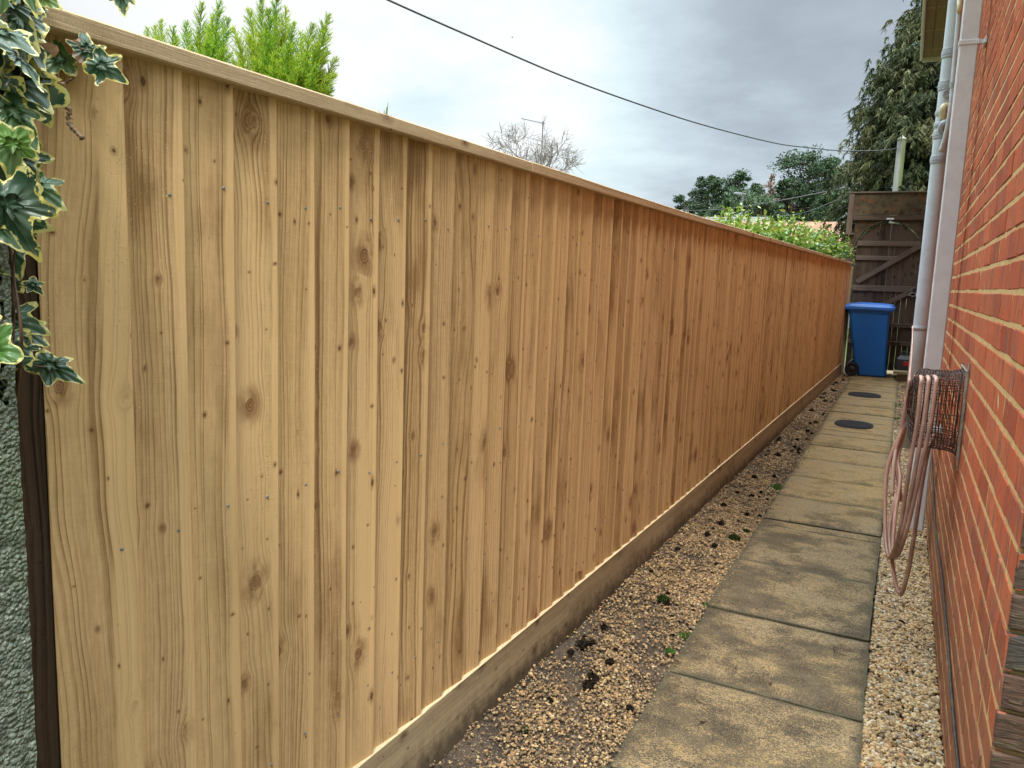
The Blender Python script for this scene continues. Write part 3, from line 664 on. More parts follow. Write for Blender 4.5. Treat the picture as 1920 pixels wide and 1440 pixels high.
def ivy_outline():
    # five lobes; returns outline points (x across, y towards tip), petiole at the origin
    L = [(0, .02), (.12, -.09), (.30, -.14), (.46, -.06), (.50, .08), (.42, .22), (.50, .32), (.64, .46), (.60, .54), (.42, .54), (.27, .56), (.22, .70), (.13, .88), (0, 1.06)]
    return np.array(L+[(-x, y) for x, y in L[-2:0:-1]])
OUT = catmull(np.vstack([ivy_outline(), ivy_outline()[:1]]), 3)[:-1]
def ivy_leaf(mb, c, size, tipdir, nrm, rnd, droop=.25, fold=.25, narrow=1.0):
    tipdir = np.array(tipdir, float); tipdir /= np.linalg.norm(tipdir); nrm = np.array(nrm, float); nrm -= tipdir*(nrm@tipdir); nrm /= np.linalg.norm(nrm); sx = np.cross(tipdir, nrm)
    o = OUT*np.array([narrow, 1])*(1+rng.normal(0, .012, (len(OUT), 1))); cen = np.array([0, .32]); tw = rng.normal(0, .12)
    V = []; T = []; fr = [0, .3, .6, .82, 1.0]
    for f in fr[1:]:
        for k, p in enumerate(o):
            q = cen+(p-cen)*f; x, y = q
            z = -droop*y*y-fold*abs(x)*.8+.05*math.sin(9*x+5*y)+tw*x*y+(.02*math.sin(k*1.3)*f)
            V.append(x*sx+(y-.4)*tipdir+z*nrm)
            r_ = math.hypot(x, y); ang = math.atan2(x, y) if r_ > 1e-6 else 0
            vein = max(math.exp(-((ang-a0)/.09)**2) for a0 in (0, .85, -.85, 1.75, -1.75))
            T.append((f, vein, 0))
    V.append((cen[1]-.4)*tipdir); T.append((0, 1, 0))
    V = np.array(V)*size+np.array(c); k = len(o); fs = []
    i = np.arange(k); j = (i+1) % k
    for a in range(len(fr)-2): fs.append(np.stack([a*k+i, a*k+j, (a+1)*k+j, (a+1)*k+i], 1))
    fs.append(np.stack([np.full(k, len(V)-1), i, j], 1))
    mb.add(V, fs, rnd, np.array(T))
ivy = thing('ivy', 'variegated ivy with cream edged leaves hanging over the pier and fence end at the left', 'ivy', (-.92, .5, 0))
lf = MB(); vine = MB()
def pv(dx, dy): return Rv*dx-Uv*dy          # picture-right / picture-down direction at the plant
tocam = lambda p: (CAM-p)/np.linalg.norm(CAM-p)
# the leaves one can tell apart: (px, py of the middle, Y, size in m, tip direction on the picture, turn of the face, tone)
key = [(112, 104, .70, .050, (-.1, -1), (.2, .2), .80), (196, 126, .70, .048, (.75, .5), (-.1, .1), .38), (163, 86, .72, .046, (-.1, -1), (.4, .3), .45), (127, 125, .71, .026, (.6, .9), (0, .4), .97),
       (28, 145, .56, .060, (.75, .75), (.2, -.2), .35), (20, 92, .55, .050, (1, .1), (.1, .2), .25), (50, 110, .60, .036, (.8, .3), (.2, .3), .8), (50, 128, .62, .030, (1, .5), (0, .5), .7),
       (22, 200, .55, .062, (.55, 1), (.9, -.1), .35), (34, 300, .56, .068, (.6, 1), (.2, .1), .45), (72, 352, .60, .060, (1, .62), (.2, .7), .75), (28, 378, .55, .048, (1, .45), (.2, .2), .45), (54, 402, .60, .04, (.5, 1), (.5, 0), .65),
       (30, 600, .54, .056, (1, .3), (0, .3), .55), (12, 640, .52, .050, (.9, .5), (.1, .3), .42), (48, 620, .57, .048, (1, .55), (.2, .5), .4), (44, 655, .55, .034, (.5, 1), (.4, .2), .4), (102, 688, .60, .062, (1, .42), (.1, .5), .42),
       (226, -6, .74, .040, (.3, 1), (.9, .1), .5), (84, -4, .66, .035, (1, .5), (.4, .3), .97), (64, 535, .62, .024, (1, .8), (.3, .3), .3), (40, 20, .55, .05, (-.3, -1), (.2, .1), .3), (20, 40, .58, .05, (.2, 1), (.1, .1), .75), (22, 470, .54, .05, (.4, 1), (.3, 0), .5), (4, 440, .53, .05, (.4, 1), (.3, 0), .85)]
for (px, py, Y, s, td, tn, tone) in key:
    c = at(px, py, Y); n = tocam(c)+pv(tn[0], 0)*.8+np.array([0, 0, tn[1]]); ivy_leaf(lf, c, s, pv(*td)+np.array([0, 0, 0.]), n, tone, rng.uniform(.05, .25), rng.uniform(.02, .2), narrow=.62 if (px, py) in ((28, 145), (102, 688), (20, 92)) else .85)
for k in range(240):
    py = rng.uniform(-60, 720); lim = 78 if py < 240 else (62 if py < 460 else 52 if py < 560 else 62); px = rng.uniform(-170, lim-28)
    if py > 430 and rng.uniform() < .45: continue
    Y = rng.uniform(.42, .62)-max(0, -px)*.0007; c = at(px, py, max(.45, Y)); c[0] = min(c[0], c[0]); s = rng.uniform(.042, .074)
    n = tocam(c)*.8+rng.normal(0, .55, 3)+np.array([0, 0, .3]); td = pv(rng.uniform(-.5, 1), rng.uniform(-.2, 1.3))
    ivy_leaf(lf, c-tocam(c)*rng.uniform(.01, .06), s, td, n, float(np.clip(rng.beta(1.2, 1.6), 0, 1)), rng.uniform(.05, .35), rng.uniform(.0, .3), rng.uniform(.65, 1))
lf.build('foliage', M_ivy, ivy, smooth=True)
def vp(pts, r, mb): mb.tube(catmull([at(x, y, Y) for x, y, Y in pts], 6), r, 6)
vp([(20, 60, .62), (55, 140, .64), (112, 157, .69), (135, 148, .70)], .0016, vine)
vp([(-20, 668, .52), (20, 664, .54), (50, 682, .57), (95, 690, .60)], .0012, vine)
vp([(60, 25, .66), (58, 35, .68), (75, 50, .7)], .0007, vine); vp([(140, 75, .70), (150, 90, .70), (170, 95, .70)], .0008, vine); vp([(105, 157, .69), (113, 130, .7)], .0012, vine)
for k in range(9):
    x0 = rng.uniform(-60, 55); pts = [(x0, 760, .53)]
    for j in range(6): pts.append((x0+rng.normal(0, 14), 760-130*(j+1), .53+rng.uniform(-.03, .05)))
    vp(pts, rng.uniform(.0010, .0022), vine)
vine.build('vine', M_ivyvine, ivy, smooth=True)
tw = MB(); P = catmull([at(x, y, .69) for x, y in [(117, 155), (120, 175), (124, 198), (131, 206), (128, 222), (134, 238), (146, 250), (156, 260)]], 6)
tw.tube(P, .0030+.0012*np.sin(np.arange(len(P))*1.9)+rng.normal(0, .0004, len(P)), 7)
for k in range(16):
    p = P[rng.integers(4, len(P))]; d = rng.normal(0, 1, 3); d /= np.linalg.norm(d); tw.tube([p, p+d*rng.uniform(.004, .009)], [.0012, .0004], 5)
tw.build('dead_twig', M_ivystem, ivy, smooth=True)

# ------------------------------------------------------------------ brick house
YC, YE, HT = 1.60, 13.0, 4.62
house = thing('house', 'red brick house side wall with sandy mortar at the right edge', 'house', (WX, YC, 0))
CH = .0765; z0c = 1.307-.0765*18           # bed joints fall at z0c + k*CH
def brickface(mb, A, U, N, L, z_lo, z_hi, dark=False, near=0.0):
    """A origin, U unit along the wall, N outward; stretcher bond bricks standing 4 mm proud of the mortar"""
    J = .0098; BL, PITCHB = .2195, .225; k = 0; z = z0c
    while z < z_hi-.02:
        off = (.1125 if k % 2 else 0.0)+rng.uniform(-.004, .004); x = -off
        while x < L:
            x0, x1 = max(0, x+rng.uniform(0, .003)), min(L, x+BL+rng.uniform(-.003, .001))
            if x1-x0 > .02:
                za, zb = z+J/2+rng.uniform(-.001, .001), z+CH-J/2+rng.uniform(-.001, .001)
                pr = rng.uniform(.0, .0022); e = .0035; r = rng.uniform(0, 1)
                nx = max(2, int((x1-x0)/.035)); xs_ = np.r_[x0, np.linspace(x0+e, x1-e, nx), x1]; zs_ = np.array([za, za+e, (za+zb)/2, zb-e, zb])
                Xg, Zg = np.meshgrid(xs_, zs_, indexing='ij'); o = np.full(Xg.shape, pr); o[0] = o[-1] = pr-.0025; o[:, 0] = np.minimum(o[:, 0], pr-.0025); o[:, -1] = np.minimum(o[:, -1], pr-.0025)
                Zg = Zg+np.where((np.arange(5) == 0) | (np.arange(5) == 4), 1, 0)[None]*rng.normal(0, .0010, Xg.shape); o = o+rng.normal(0, .0005, o.shape)
                V = A+Xg[..., None]*U+o[..., None]*N; V[..., 2] += Zg
                n1, n2 = Xg.shape; V = V.reshape(-1, 3); ii, jj = np.meshgrid(np.arange(n1-1), np.arange(n2-1), indexing='ij')
                q = np.stack([ii*n2+jj, (ii+1)*n2+jj, (ii+1)*n2+jj+1, ii*n2+jj+1], -1).reshape(-1, 4)
                ring = np.r_[np.arange(n1)*n2, (n1-1)*n2+np.arange(1, n2), (np.arange(n1-1)[::-1])*n2+n2-1, np.arange(1, n2-1)[::-1]]
                low = V[ring]-N*(.012+pr); kk = len(ring); i1 = np.arange(kk); i2 = (i1+1) % kk
                mb.add(np.vstack([V, low]), [q, np.stack([ring[i2], len(V)+i2, len(V)+i1, ring[i1]], 1)], r)
            x += PITCHB
        z += CH; k += 1
mb = MB(); Uy = np.array([0, 1., 0]); Nx = np.array([-1., 0, 0])
brickface(mb, np.array([WX, YC, 0]), Uy, Nx, YE-YC, -.05, HT); mb.build('brick_wall', M_brick, house)
mb = MB(); brickface(mb, np.array([WX+.0002, YC, 0]), np.array([1., 0, 0]), np.array([0, -1., 0]), 1.6, -.05, 3.0); mb.build('return_wall', M_brickold, house)
mb = MB(); mb.box(WX+.0006, WX+1.7, YC+.010, YE, -.1, HT, .004)
mb.build('mortar_joints', M_mortar, house)
mb = MB()   # near arris: mortar sits 12 mm back between the corner bricks
mb.box(WX-.001, WX+.005, 4.62, 4.632, .12, HT, .001); mb.build('movement_joint', M_ivyvine, house)
mb = MB(); mb.box(-.125, WX-.006, YC-.4, YE, 4.622, 4.64, .003); mb.box(-.04, -.02, YC-.4, YE-.02, 4.612, 4.6215, .002); mb.build('soffit', M_soffit, house)
mb = MB(); mb.box(-.162, -.128, YC-.4, YE+.02, 4.585, 4.76, .006); mb.box(-.127, WX-.004, YE+.003, YE+.02, 4.56, 4.72, .003); mb.build('fascia', M_white, house)
mb = MB(); mb.prism([(-.14, 4.79), (3.2, 6.6), (3.2, 6.66), (-.14, 4.85)], lambda p: (p[0], YC-.4, p[1]), (0, YE-YC+.5, 0)); mb.build('roof', M_rtile, house)

# square rainwater downpipe
dp = thing('square_downpipe', 'white square rainwater downpipe fixed to the brick wall behind the hose holder', 'downpipe', (.155, 4.38, .09))
mb = MB(); mb.box(.106, .186, 4.35, 4.418, .088, 4.60, .006); mb.build('pipe', M_white, dp)
for z in (2.465, .62):
    mb = MB(); mb.box(.102, .190, 4.346, 4.422, z-.012, z+.012, .003); mb.box(.190, WX-.002, 4.352, 4.372, z-.010, z+.010, .002); mb.box(.206, WX-.002, 4.33, 4.44, z-.013, z+.013, .002); mb.build('bracket', M_white, dp)
# round soil pipe
sp = thing('soil_pipe', 'round pale grey soil pipe with collars standing beyond the square downpipe', 'pipe', (.125, 7.1, .03))
SX, SY, SR = .119, 7.1, .054
mb = MB(); mb.tube([(SX, SY, z) for z in (.01, 1.0, 2.0, 3.0, 4.0, 4.62)], SR, 28); mb.build('pipe', M_grey, sp, smooth=True)
def collar(y_px, h, grow=.006, m=M_greyd, name='collar'):
    z = at(1757, y_px, SY)[2]; mb = MB(); r = SR+grow
    mb.lathe([(-h, SR-.002), (-h, r-.002), (-h+.004, r), (-.002-h*.3, r), (-h*.3, r+.0025), (h*.3, r+.0025), (h*.3+.002, r), (h-.004, r), (h, r-.002), (h, SR-.002)], (SX, SY, z), (0, 0, 1), 28)
    return mb.build(name, m, sp, smooth=False)
for y, h in ((103, .035), (163, .035), (213, .022), (236, .02), (254, .03), (300, .030)): collar(y, h)
collar(617, .016, .006, M_greyd, 'bracket')
z = at(1757, 617, SY)[2]; mb = MB(); mb.box(SX+SR, WX-.002, SY-.012, SY+.012, z-.014, z+.014, .002); mb.build('bracket', M_greyd, sp)
c = at(1774, 176, SY-.06); mb = MB(); mb.lathe([(0, .030), (.012, .030), (.014, .026), (.014, .020), (.008, .018), (.008, .001)], (SX+.005, SY-SR+.001, c[2]), (.15, -1, 0), 24); mb.build('access_cap', M_greyd, sp, smooth=False)
# thin waste pipes running into it
wp_ = thing('waste_pipe', 'thin grey waste pipe with a cream elbow bending into the soil pipe', 'pipe', tuple(at(1762, 285, 6.95)))
mb = MB(); mb.tube(catmull([at(1806, -60, 6.9), at(1797, 40, 6.9), at(1787, 150, 6.9), at(1783, 200, 6.9), at(1774, 250, 6.94), at(1764, 284, 6.98)], 6), .017, 14); mb.build('pipe', M_grey, wp_, smooth=True)
mb = MB(); mb.tube([at(1800, 0, 6.9), at(1799, 28, 6.9)], .019, 14); mb.build('coupling', M_cream, wp_, smooth=True)
mb = MB(); mb.tube(catmull([at(1769, 224, 7.02), at(1768, 205, 6.98), at(1774, 199, 7.0), at(1784, 205, 7.0)], 5), .026, 14); mb.build('elbow', M_cream, wp_, smooth=True)
mb = MB(); mb.tube(catmull([at(1778, 228, 6.97), at(1768, 232, 6.96), at(1764, 245, 6.98), at(1772, 252, 7.0)], 5), .022, 14); mb.build('elbow', M_greyd, wp_, smooth=True)
mb = MB(); c = at(1786, 160, 6.9); mb.lathe([(-.02, .021), (.02, .021)], c, (0, 0, 1), 14); mb.box(c[0], WX-.001, c[1]-.008, c[1]+.008, c[2]-.012, c[2]+.012, .002); mb.build('clip', M_greyd, wp_)

# black cable along the wall
cp = [at(1744, 800, 6.2)*0+np.array([WX-.010, 6.4, .40])]
for (x, y) in [(1746, 860), (1748, 890), (1752, 960), (1757, 1020), (1762, 1050), (1764, 1066), (1768, 1100), (1775, 1180), (1779, 1230), (1783, 1290), (1790, 1370), (1797, 1440), (1806, 1540)]:
    d = ray(x, y); cp.append(CAM+d*((WX-.0075)/d[0]))
mb = MB(); mb.tube(catmull(cp, 6), .0042, 8)
tag(mb.build('cable', M_cable, smooth=True), 'black cable clipped along the lowest brick courses of the house wall', 'cable')

# ------------------------------------------------------------------ wire hose holder and pink hose
BY0, BY1, BZ0, BZ1 = 3.11, 3.40, .735, 1.005
hh = thing('hose_holder', 'rusty brown wire mesh basket fixed sideways to the brick wall', 'hose holder', (WX, 3.2, .70))
def section(x):                 # rounded rectangle that flares at the wall, closes in a dome at the outer end
    t_ = (WX-x)/.18; fl_ = .028*math.exp(-t_*9)+.006*t_; cl = 0 if t_ < .9 else (t_-.9)/.14
    return fl_, cl
def ringpts(x, n=44, shrink=1.0):
    fl_, cl = section(x); hy = ((BY1-BY0)/2+fl_*.5)*shrink; hz = ((BZ1-BZ0)/2+fl_)*shrink; P = []
    for a in np.arange(n)/n*2*np.pi:
        c_, s_ = math.cos(a), math.sin(a); e = .45
        P.append((x, (BY0+BY1)/2+hy*math.copysign(abs(c_)**e, c_), (BZ0+BZ1)/2+hz*math.copysign(abs(s_)**e, s_)))
    return np.array(P)
mb = MB(); xs_ = [WX-.004-.0100*i for i in range(15)]; wob = lambda P: P+rng.normal(0, .0012, P.shape)
rings_ = [wob(ringpts(x, 56)) for x in xs_]+[wob(ringpts(xs_[-1]-.006*k, 56, 1-.03*k**1.6)) for k in range(1, 7)]
for i, P in enumerate(rings_): mb.tube(np.vstack([P, P[:1]]), .0014 if i not in (0,) else .003, 4, cap=False)
for j in range(56): mb.tube([P[j] for P in rings_], .0013, 4, cap=False)
last = rings_[-1]; cen = last.mean(0)
for f in (.8, .6, .4, .2): Q = cen+(last-cen)*f+np.array([-.004*(1-f), 0, 0]); mb.tube(np.vstack([Q, Q[:1]]), .0015, 4, cap=False)
for j in range(0, 56, 2): mb.tube([last[j], cen+(last[j]-cen)*.15+np.array([-.004, 0, 0])], .0013, 4, cap=False)
mb.build('mesh_basket', M_rust, hh)
mb = MB()
mb.tube([(WX-.006, BY0-.020, BZ1+.055), (WX-.006, BY0-.020, BZ0-.055)], .0035, 6); mb.tube([(WX-.006, BY1+.014, BZ1+.03), (WX-.006, BY1+.014, BZ0-.03)], .0035, 6)
mb.tube([(WX-.008, BY0-.018, BZ1+.022), (WX-.008, BY1+.014, BZ1+.022)], .003, 6); mb.box(WX-.012, WX-.004, BY0-.017, BY0-.009, BZ0-.02, BZ1+.03, .001)
mb.build('wall_frame', M_wirel, hh)

hose = thing('garden_hose', 'faded pink garden hose coiled over the wire basket on the wall', 'hose', tuple(at(1690, 1080, 3.1)))
HR = .0074
def hz_(pts, r=HR, shade=None, n=7, name='hose_coil'):
    P = catmull([at(x, y, Y) for x, y, Y in pts], n); k = len(P)
    rn_ = np.zeros(k) if shade is None else np.interp(np.arange(k)/k, [d[0] for d in shade], [d[1] for d in shade])
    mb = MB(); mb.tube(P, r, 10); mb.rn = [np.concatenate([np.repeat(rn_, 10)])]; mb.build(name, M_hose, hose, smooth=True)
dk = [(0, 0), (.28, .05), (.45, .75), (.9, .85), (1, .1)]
dk2 = [(0, 0), (.12, 0), (.3, .65), (.62, .75), (.7, .15), (1, .05)]  # painted shade: position along the strand, strength
# three strands over the near side, round the bottom, up the far side, back over the top
hz_([(1716, 706, 3.42), (1722, 706, 3.30), (1728, 709, 3.10), (1726, 730, 3.075), (1720, 790, 3.06), (1708, 860, 3.05), (1697, 930, 3.04), (1686, 1000, 3.05), (1672, 1042, 3.12), (1665, 1040, 3.2), (1660, 1000, 3.3), (1661, 900, 3.4), (1672, 850, 3.44), (1688, 815, 3.46), (1699, 760, 3.45), (1706, 712, 3.44)], shade=dk2)
hz_([(1722, 706, 3.42), (1731, 706, 3.30), (1741, 709, 3.10), (1739, 732, 3.072), (1732, 790, 3.055), (1718, 870, 3.04), (1705, 940, 3.03), (1692, 1000, 3.04), (1678, 1040, 3.12), (1670, 1036, 3.2), (1668, 990, 3.3), (1678, 940, 3.36), (1686, 918, 3.4), (1680, 880, 3.43), (1672, 852, 3.45), (1690, 812, 3.47), (1701, 760, 3.46)], shade=dk2)
hz_([(1730, 706, 3.42), (1742, 706, 3.30), (1755, 709, 3.10), (1753, 732, 3.07), (1744, 795, 3.05), (1728, 870, 3.035), (1712, 945, 3.025), (1697, 1005, 3.03), (1682, 1042, 3.12), (1674, 1030, 3.2), (1679, 960, 3.3), (1688, 900, 3.38), (1684, 860, 3.44), (1694, 812, 3.48), (1704, 760, 3.47)], shade=dk2)
hz_([(1700, 745, 3.46), (1697, 790, 3.46), (1686, 825, 3.45), (1678, 850, 3.44), (1680, 875, 3.42), (1688, 925, 3.4), (1689, 940, 3.4)], shade=[(0, 0), (1, .1)], name='hose_end')
hz_([(1752, 815, 3.2), (1742, 838, 3.16), (1735, 870, 3.15), (1725, 930, 3.12), (1713, 1010, 3.1), (1702, 1075, 3.1), (1690, 1112, 3.12), (1680, 1098, 3.15), (1674, 1060, 3.2), (1672, 1036, 3.24), (1676, 990, 3.3)], shade=[(0, .9), (.5, .7), (.75, .35), (1, .2)])
hz_([(1712, 612, 6.9), (1711, 640, 6.7), (1708, 680, 5.8), (1704, 720, 4.7), (1701, 750, 3.9), (1697, 790, 3.5), (1684, 826, 3.46), (1676, 870, 3.42), (1673, 930, 3.38)], shade=[(0, 0), (1, 0)], name='hose_tail')

# ------------------------------------------------------------------ blue wheelie bin
by0, by1 = 12.16, 12.74; bg = float(gz(12.4))+.002
bn = thing('wheelie_bin', 'blue two wheeled refuse bin with closed lid at the end of the path', 'wheelie bin', (-.4, 12.45, bg))
def ringb(x0, x1, y0, y1, z, r=.045, n=5):
    P = []
    for (cx, cy, a0) in ((x1-r, y1-r, 0), (x0+r, y1-r, 90), (x0+r, y0+r, 180), (x1-r, y0+r, 270)):
        for k in range(n): a = R(a0+90*k/(n-1)); P.append((cx+r*math.cos(a), cy+r*math.sin(a), z))
    return np.array(P)
def loft(mb, rings, cap0=True, cap1=True):
    k = len(rings[0]); V = np.vstack(rings); i = np.arange(k); j = (i+1) % k; fs = [np.stack([a*k+i, a*k+j, (a+1)*k+j, (a+1)*k+i], 1) for a in range(len(rings)-1)]
    if cap0: fs.append(np.arange(k)[::-1][None])
    if cap1: fs.append((np.arange(k)+(len(rings)-1)*k)[None])
    mb.add(V, fs)
mb = MB()
loft(mb, [ringb(-.530, -.168, by0+.055, by1-.055, bg+.012), ringb(-.540, -.160, by0+.045, by1-.045, bg+.03), ringb(-.600, -.176, by0+.035, by1-.035, bg+.20), ringb(-.665, -.186, by0+.022, by1-.022, bg+.55), ringb(-.725, -.194, by0+.012, by1-.012, bg+.90),
          ringb(-.735, -.188, by0+.008, by1-.008, bg+.905), ringb(-.748, -.178, by0+.002, by1-.002, bg+.925), ringb(-.752, -.172, by0-.004, by1+.004, bg+.935), ringb(-.756, -.168, by0-.004, by1+.004, bg+.975)])
mb.build('body', M_bin, bn)
mb = MB()
def lidring(z, g, t_): return ringb(-.845+t_*.05-g, -.135+g, by0-.018-g+t_*.02, by1+.018+g-t_*.02, z, .05)
loft(mb, [lidring(bg+.952, .0, 0), lidring(bg+.965, .006, 0), lidring(bg+1.0, .004, .1)])
R1 = lidring(bg+1.0, .0, .3); R2 = lidring(bg+1.03, -.03, 1.4); R2[:, 2] += .012*np.sin((R2[:, 0]+.85)/.7*3.14); R3 = lidring(bg+1.045, -.11, 2.2); R3[:, 2] += .016*np.sin((R3[:, 0]+.85)/.7*3.14)
loft(mb, [R1, R2, R3], cap0=False)
mb.box(-.42, -.16, by0+.06, by1-.06, bg+1.022, bg+1.043, .010)
mb.build('lid', M_binlid, bn)
mb = MB(); mb.tube([(-.862, by0+.03, bg+.955), (-.862, by1-.03, bg+.955)], .014, 12); mb.box(-.86, -.75, by0+.08, by0+.11, bg+.935, bg+.955, .004); mb.box(-.86, -.75, by1-.11, by1-.08, bg+.935, bg+.955, .004); mb.build('handle', M_bin, bn)
for y in (by0-.005, by1-.045):
    wc = (-.615, y, bg+.098)
    mb = MB(); mb.lathe([(0, .03), (.0, .060), (-.006, .066), (-.006, .088), (.004, .098), (.04, .098), (.05, .088), (.05, .02)], wc, (0, 1, 0), 28); wh = mb.build('wheel', M_black, bn, smooth=False)
    mb = MB(); mb.lathe([(-.010, .001), (-.010, .022), (-.004, .03), (.002, .058)], wc, (0, 1, 0), 20); mb.build('hub', M_tool, wh, smooth=True)
mb = MB(); mb.tube([(-.615, by0, bg+.098), (-.615, by1, bg+.098)], .01, 10); mb.build('axle', M_black, bn)

# ------------------------------------------------------------------ old garden gate
GY = 12.90; gg = float(gz(GY))
gate = thing('garden_gate', 'dark weathered ledged and braced garden gate with arched top closing the passage', 'gate', (-.33, GY, gg))
mb = MB(); wbox(mb, -.895, -.79, GY-.02, GY+.08, 0, 2.13, 501, rnd=.3); mb.build('post', M_old, gate)
mb = MB(); wbox(mb, -.915, -.84, GY-.05, GY+.02, 2.131, 2.70, 502, rnd=.5); mb.build('post', M_oldrail, gate)
mb = MB(); wbox(mb, -.97, -.80, GY-.07, GY+.03, 2.105, 2.13, 503, 'x', .9); mb.build('post_cap', M_oldrail, gate)
mb = MB(); wbox(mb, .125, WX-.004, GY-.02, GY+.08, 0, 2.70, 504, rnd=.3); mb.build('post', M_old, gate)
mb = MB(); mb.box(-.838, .20, GY-.03, GY-.012, 2.395, 2.712, .003, M=None); mb.build('hood_panel', M_hood, gate)
mb = MB(); wbox(mb, -.92, .20, GY-.05, GY+.0, 2.715, 2.735, 505, 'x', .8); mb.build('hood_cap', M_oldrail, gate)
mb = MB(); wbox(mb, -.838, .20, GY-.045, GY+.05, 2.32, 2.39, 506, 'x', .5); mb.build('lintel', M_old, gate)
AC, AR, AZ = -.325, .455, 1.845
for sgn, xe in ((-1, -.80), (1, .13)):
    P = [(xe, 2.318), (AC+sgn*.02, 2.318)]+[(AC+sgn*AR*math.sin(a), AZ+AR*math.cos(a)) for a in np.linspace(.04, 1.50, 14)]+[(xe, AZ)]
    mb = MB(); mb.prism(P, lambda p: (p[0], GY-.01, p[1]), (0, .02, 0)); mb.build('spandrel_panel', M_hood, gate)
    mb = MB(); mb.tube([(AC+sgn*(AR+.012)*math.sin(a), GY-.02, AZ+(AR+.012)*math.cos(a)) for a in np.linspace(.02, 1.50, 14)], .012, 6); mb.build('arch_trim', M_hood, gate)
leaf = MB(); x = -.752; k = 0
while x < .12:
    w_ = .076+rng.uniform(-.004, .004); x1 = min(x+w_, .122); xm = (x+x1)/2; zt = lambda q: AZ+math.sqrt(max(.0005, (AR-.018)**2-min((AR-.02)**2, (q-AC)**2)))
    f_ = lambda p: (p[0], GY+.012, p[1]); k += 1
    P = [(x+.0015, .05+gg), (x1-.0015, .05+gg), (x1-.0015, zt(x1)), (xm, zt(xm)), (x+.0015, zt(x))]
    st_ = len(leaf.tc); leaf.prism(P, f_, (0, .02, 0), rng.uniform(0, 1)); V = leaf.V[-1]; leaf.tc[-1] = np.stack([V[:, 0], V[:, 2], V[:, 0]*0+520+k], 1)
    x = x1
lp = leaf.build('gate_leaf', M_old, gate)
for i, (z0_, z1_) in enumerate(((1.945, 2.02), (1.735, 1.80), (1.275, 1.365), (.755, .815), (.48, .545))):
    xr = .122 if i != 1 else -.12
    mb = MB(); wbox(mb, -.75, xr, GY-.014, GY+.011, z0_, z1_, 540+i, 'x', rng.uniform(.4, .9), .004); mb.build('rail', M_oldrail, lp)
def brace(x0, z0_, x1, z1_, w_, n):
    L = math.hypot(x1-x0, z1_-z0_); a = math.atan2(z1_-z0_, x1-x0); M = Matrix.Translation((x0, GY-.0165, z0_)) @ Matrix.Rotation(-a, 4, 'Y')
    mb = MB(); wbox(mb, 0, L, -.012, .012, -w_/2, w_/2, n, 'x', .85, .004, M); mb.build('brace', M_oldrail, lp)
brace(-.70, 1.405, .12, 1.97, .075, 560); brace(-.70, .835, .11, 1.33, .070, 561)
mb = MB(); mb.box(.06, .16, GY-.034, GY-.0285, 1.27, 1.34, .003); mb.build('bolt', M_tool, lp)
mb = MB(); P = catmull([(.02, GY-.032, 1.24), (.06, GY-.034, 1.225), (.10, GY-.034, 1.23), (.115, GY-.034, 1.255), (.08, GY-.034, 1.275), (.04, GY-.034, 1.265), (.02, GY-.032, 1.24)], 4); mb.tube(P, .006, 6); mb.build('latch_ring', M_steel, lp)
mb = MB(); mb.box(-.378, -.280, GY-.055, GY-.0455, 2.328, 2.352, .002); mb.build('number_plate', M_white, gate)

# plank, power box by the wall
bl = float(gz(12.2))
mb = MB(); wbox(mb, -.075, .17, 11.95, 12.6, bl+.10, bl+.145, 580, 'x', .4, .005); wbox(mb, -.03, .16, 12.05, 12.5, bl-.02, bl+.098, 581, 'x', .1, .004)
tag(mb.build('timber_step', M_block), 'low weathered plank step beside the blue bin against the wall', 'plank')
tb = thing('tool_case', 'black plastic case with a red panel standing on the plank step', 'case', (.06, 12.35, bl+.146))
mb = MB(); z = bl+.1465; loft(mb, [ringb(-.058, .17, 12.10, 12.50, z, .03), ringb(-.062, .174, 12.09, 12.51, z+.02, .03), ringb(-.055, .168, 12.10, 12.50, z+.15, .03), ringb(-.02, .14, 12.14, 12.46, z+.20, .03)]); mb.build('shell', M_tool, tb)
mb = MB(); mb.box(.04, .15, 12.085, 12.092, z+.06, z+.125, .004); mb.build('panel', M_red, tb)
mb = MB(); mb.tube(catmull([(-.01, 12.3, z+.19), (.0, 12.3, z+.235), (.12, 12.3, z+.235), (.13, 12.3, z+.19)], 5), .009, 8); mb.build('carry_handle', M_tool, tb)

# drain covers
def cover(cx, cy, rx, ry, label):
    t_ = thing('drain_cover', label, 'drain cover', (cx, cy, float(gz(cy))), 'drain covers in the path'); z = float(gz(cy))+.0035
    ell = [(math.cos(a), math.sin(a)) for a in np.linspace(0, 2*math.pi, 28, endpoint=False)]
    ell = [(math.copysign(abs(c)**.8, c), math.copysign(abs(s)**.8, s)) for c, s in ell]
    mb = MB(); mb.prism([(cx+rx*1.10*c, cy+ry*1.10*s) for c, s in ell], lambda p: (p[0], p[1], z+.004), (0, 0, -.02)); mb.build('frame', M_iron, t_)
    mb = MB(); n = 15
    for k in range(n):
        x = -rx+(k+.5)*2*rx/n; h = ry*max(0, 1-abs(x/rx)**2.5)**.4*.97
        if h > .02: mb.box(cx+x-rx/n*.55, cx+x+rx/n*.55, cy-h, cy+h, z+.0045, z+.011, .002)
    mb.build('grating', M_iron, t_)
cover(-.335, 7.92, .155, .20, 'dark ribbed drain cover let into the path, the nearer one')
cover(-.345, 10.15, .165, .21, 'dark ribbed drain cover in the path nearest the blue bin')

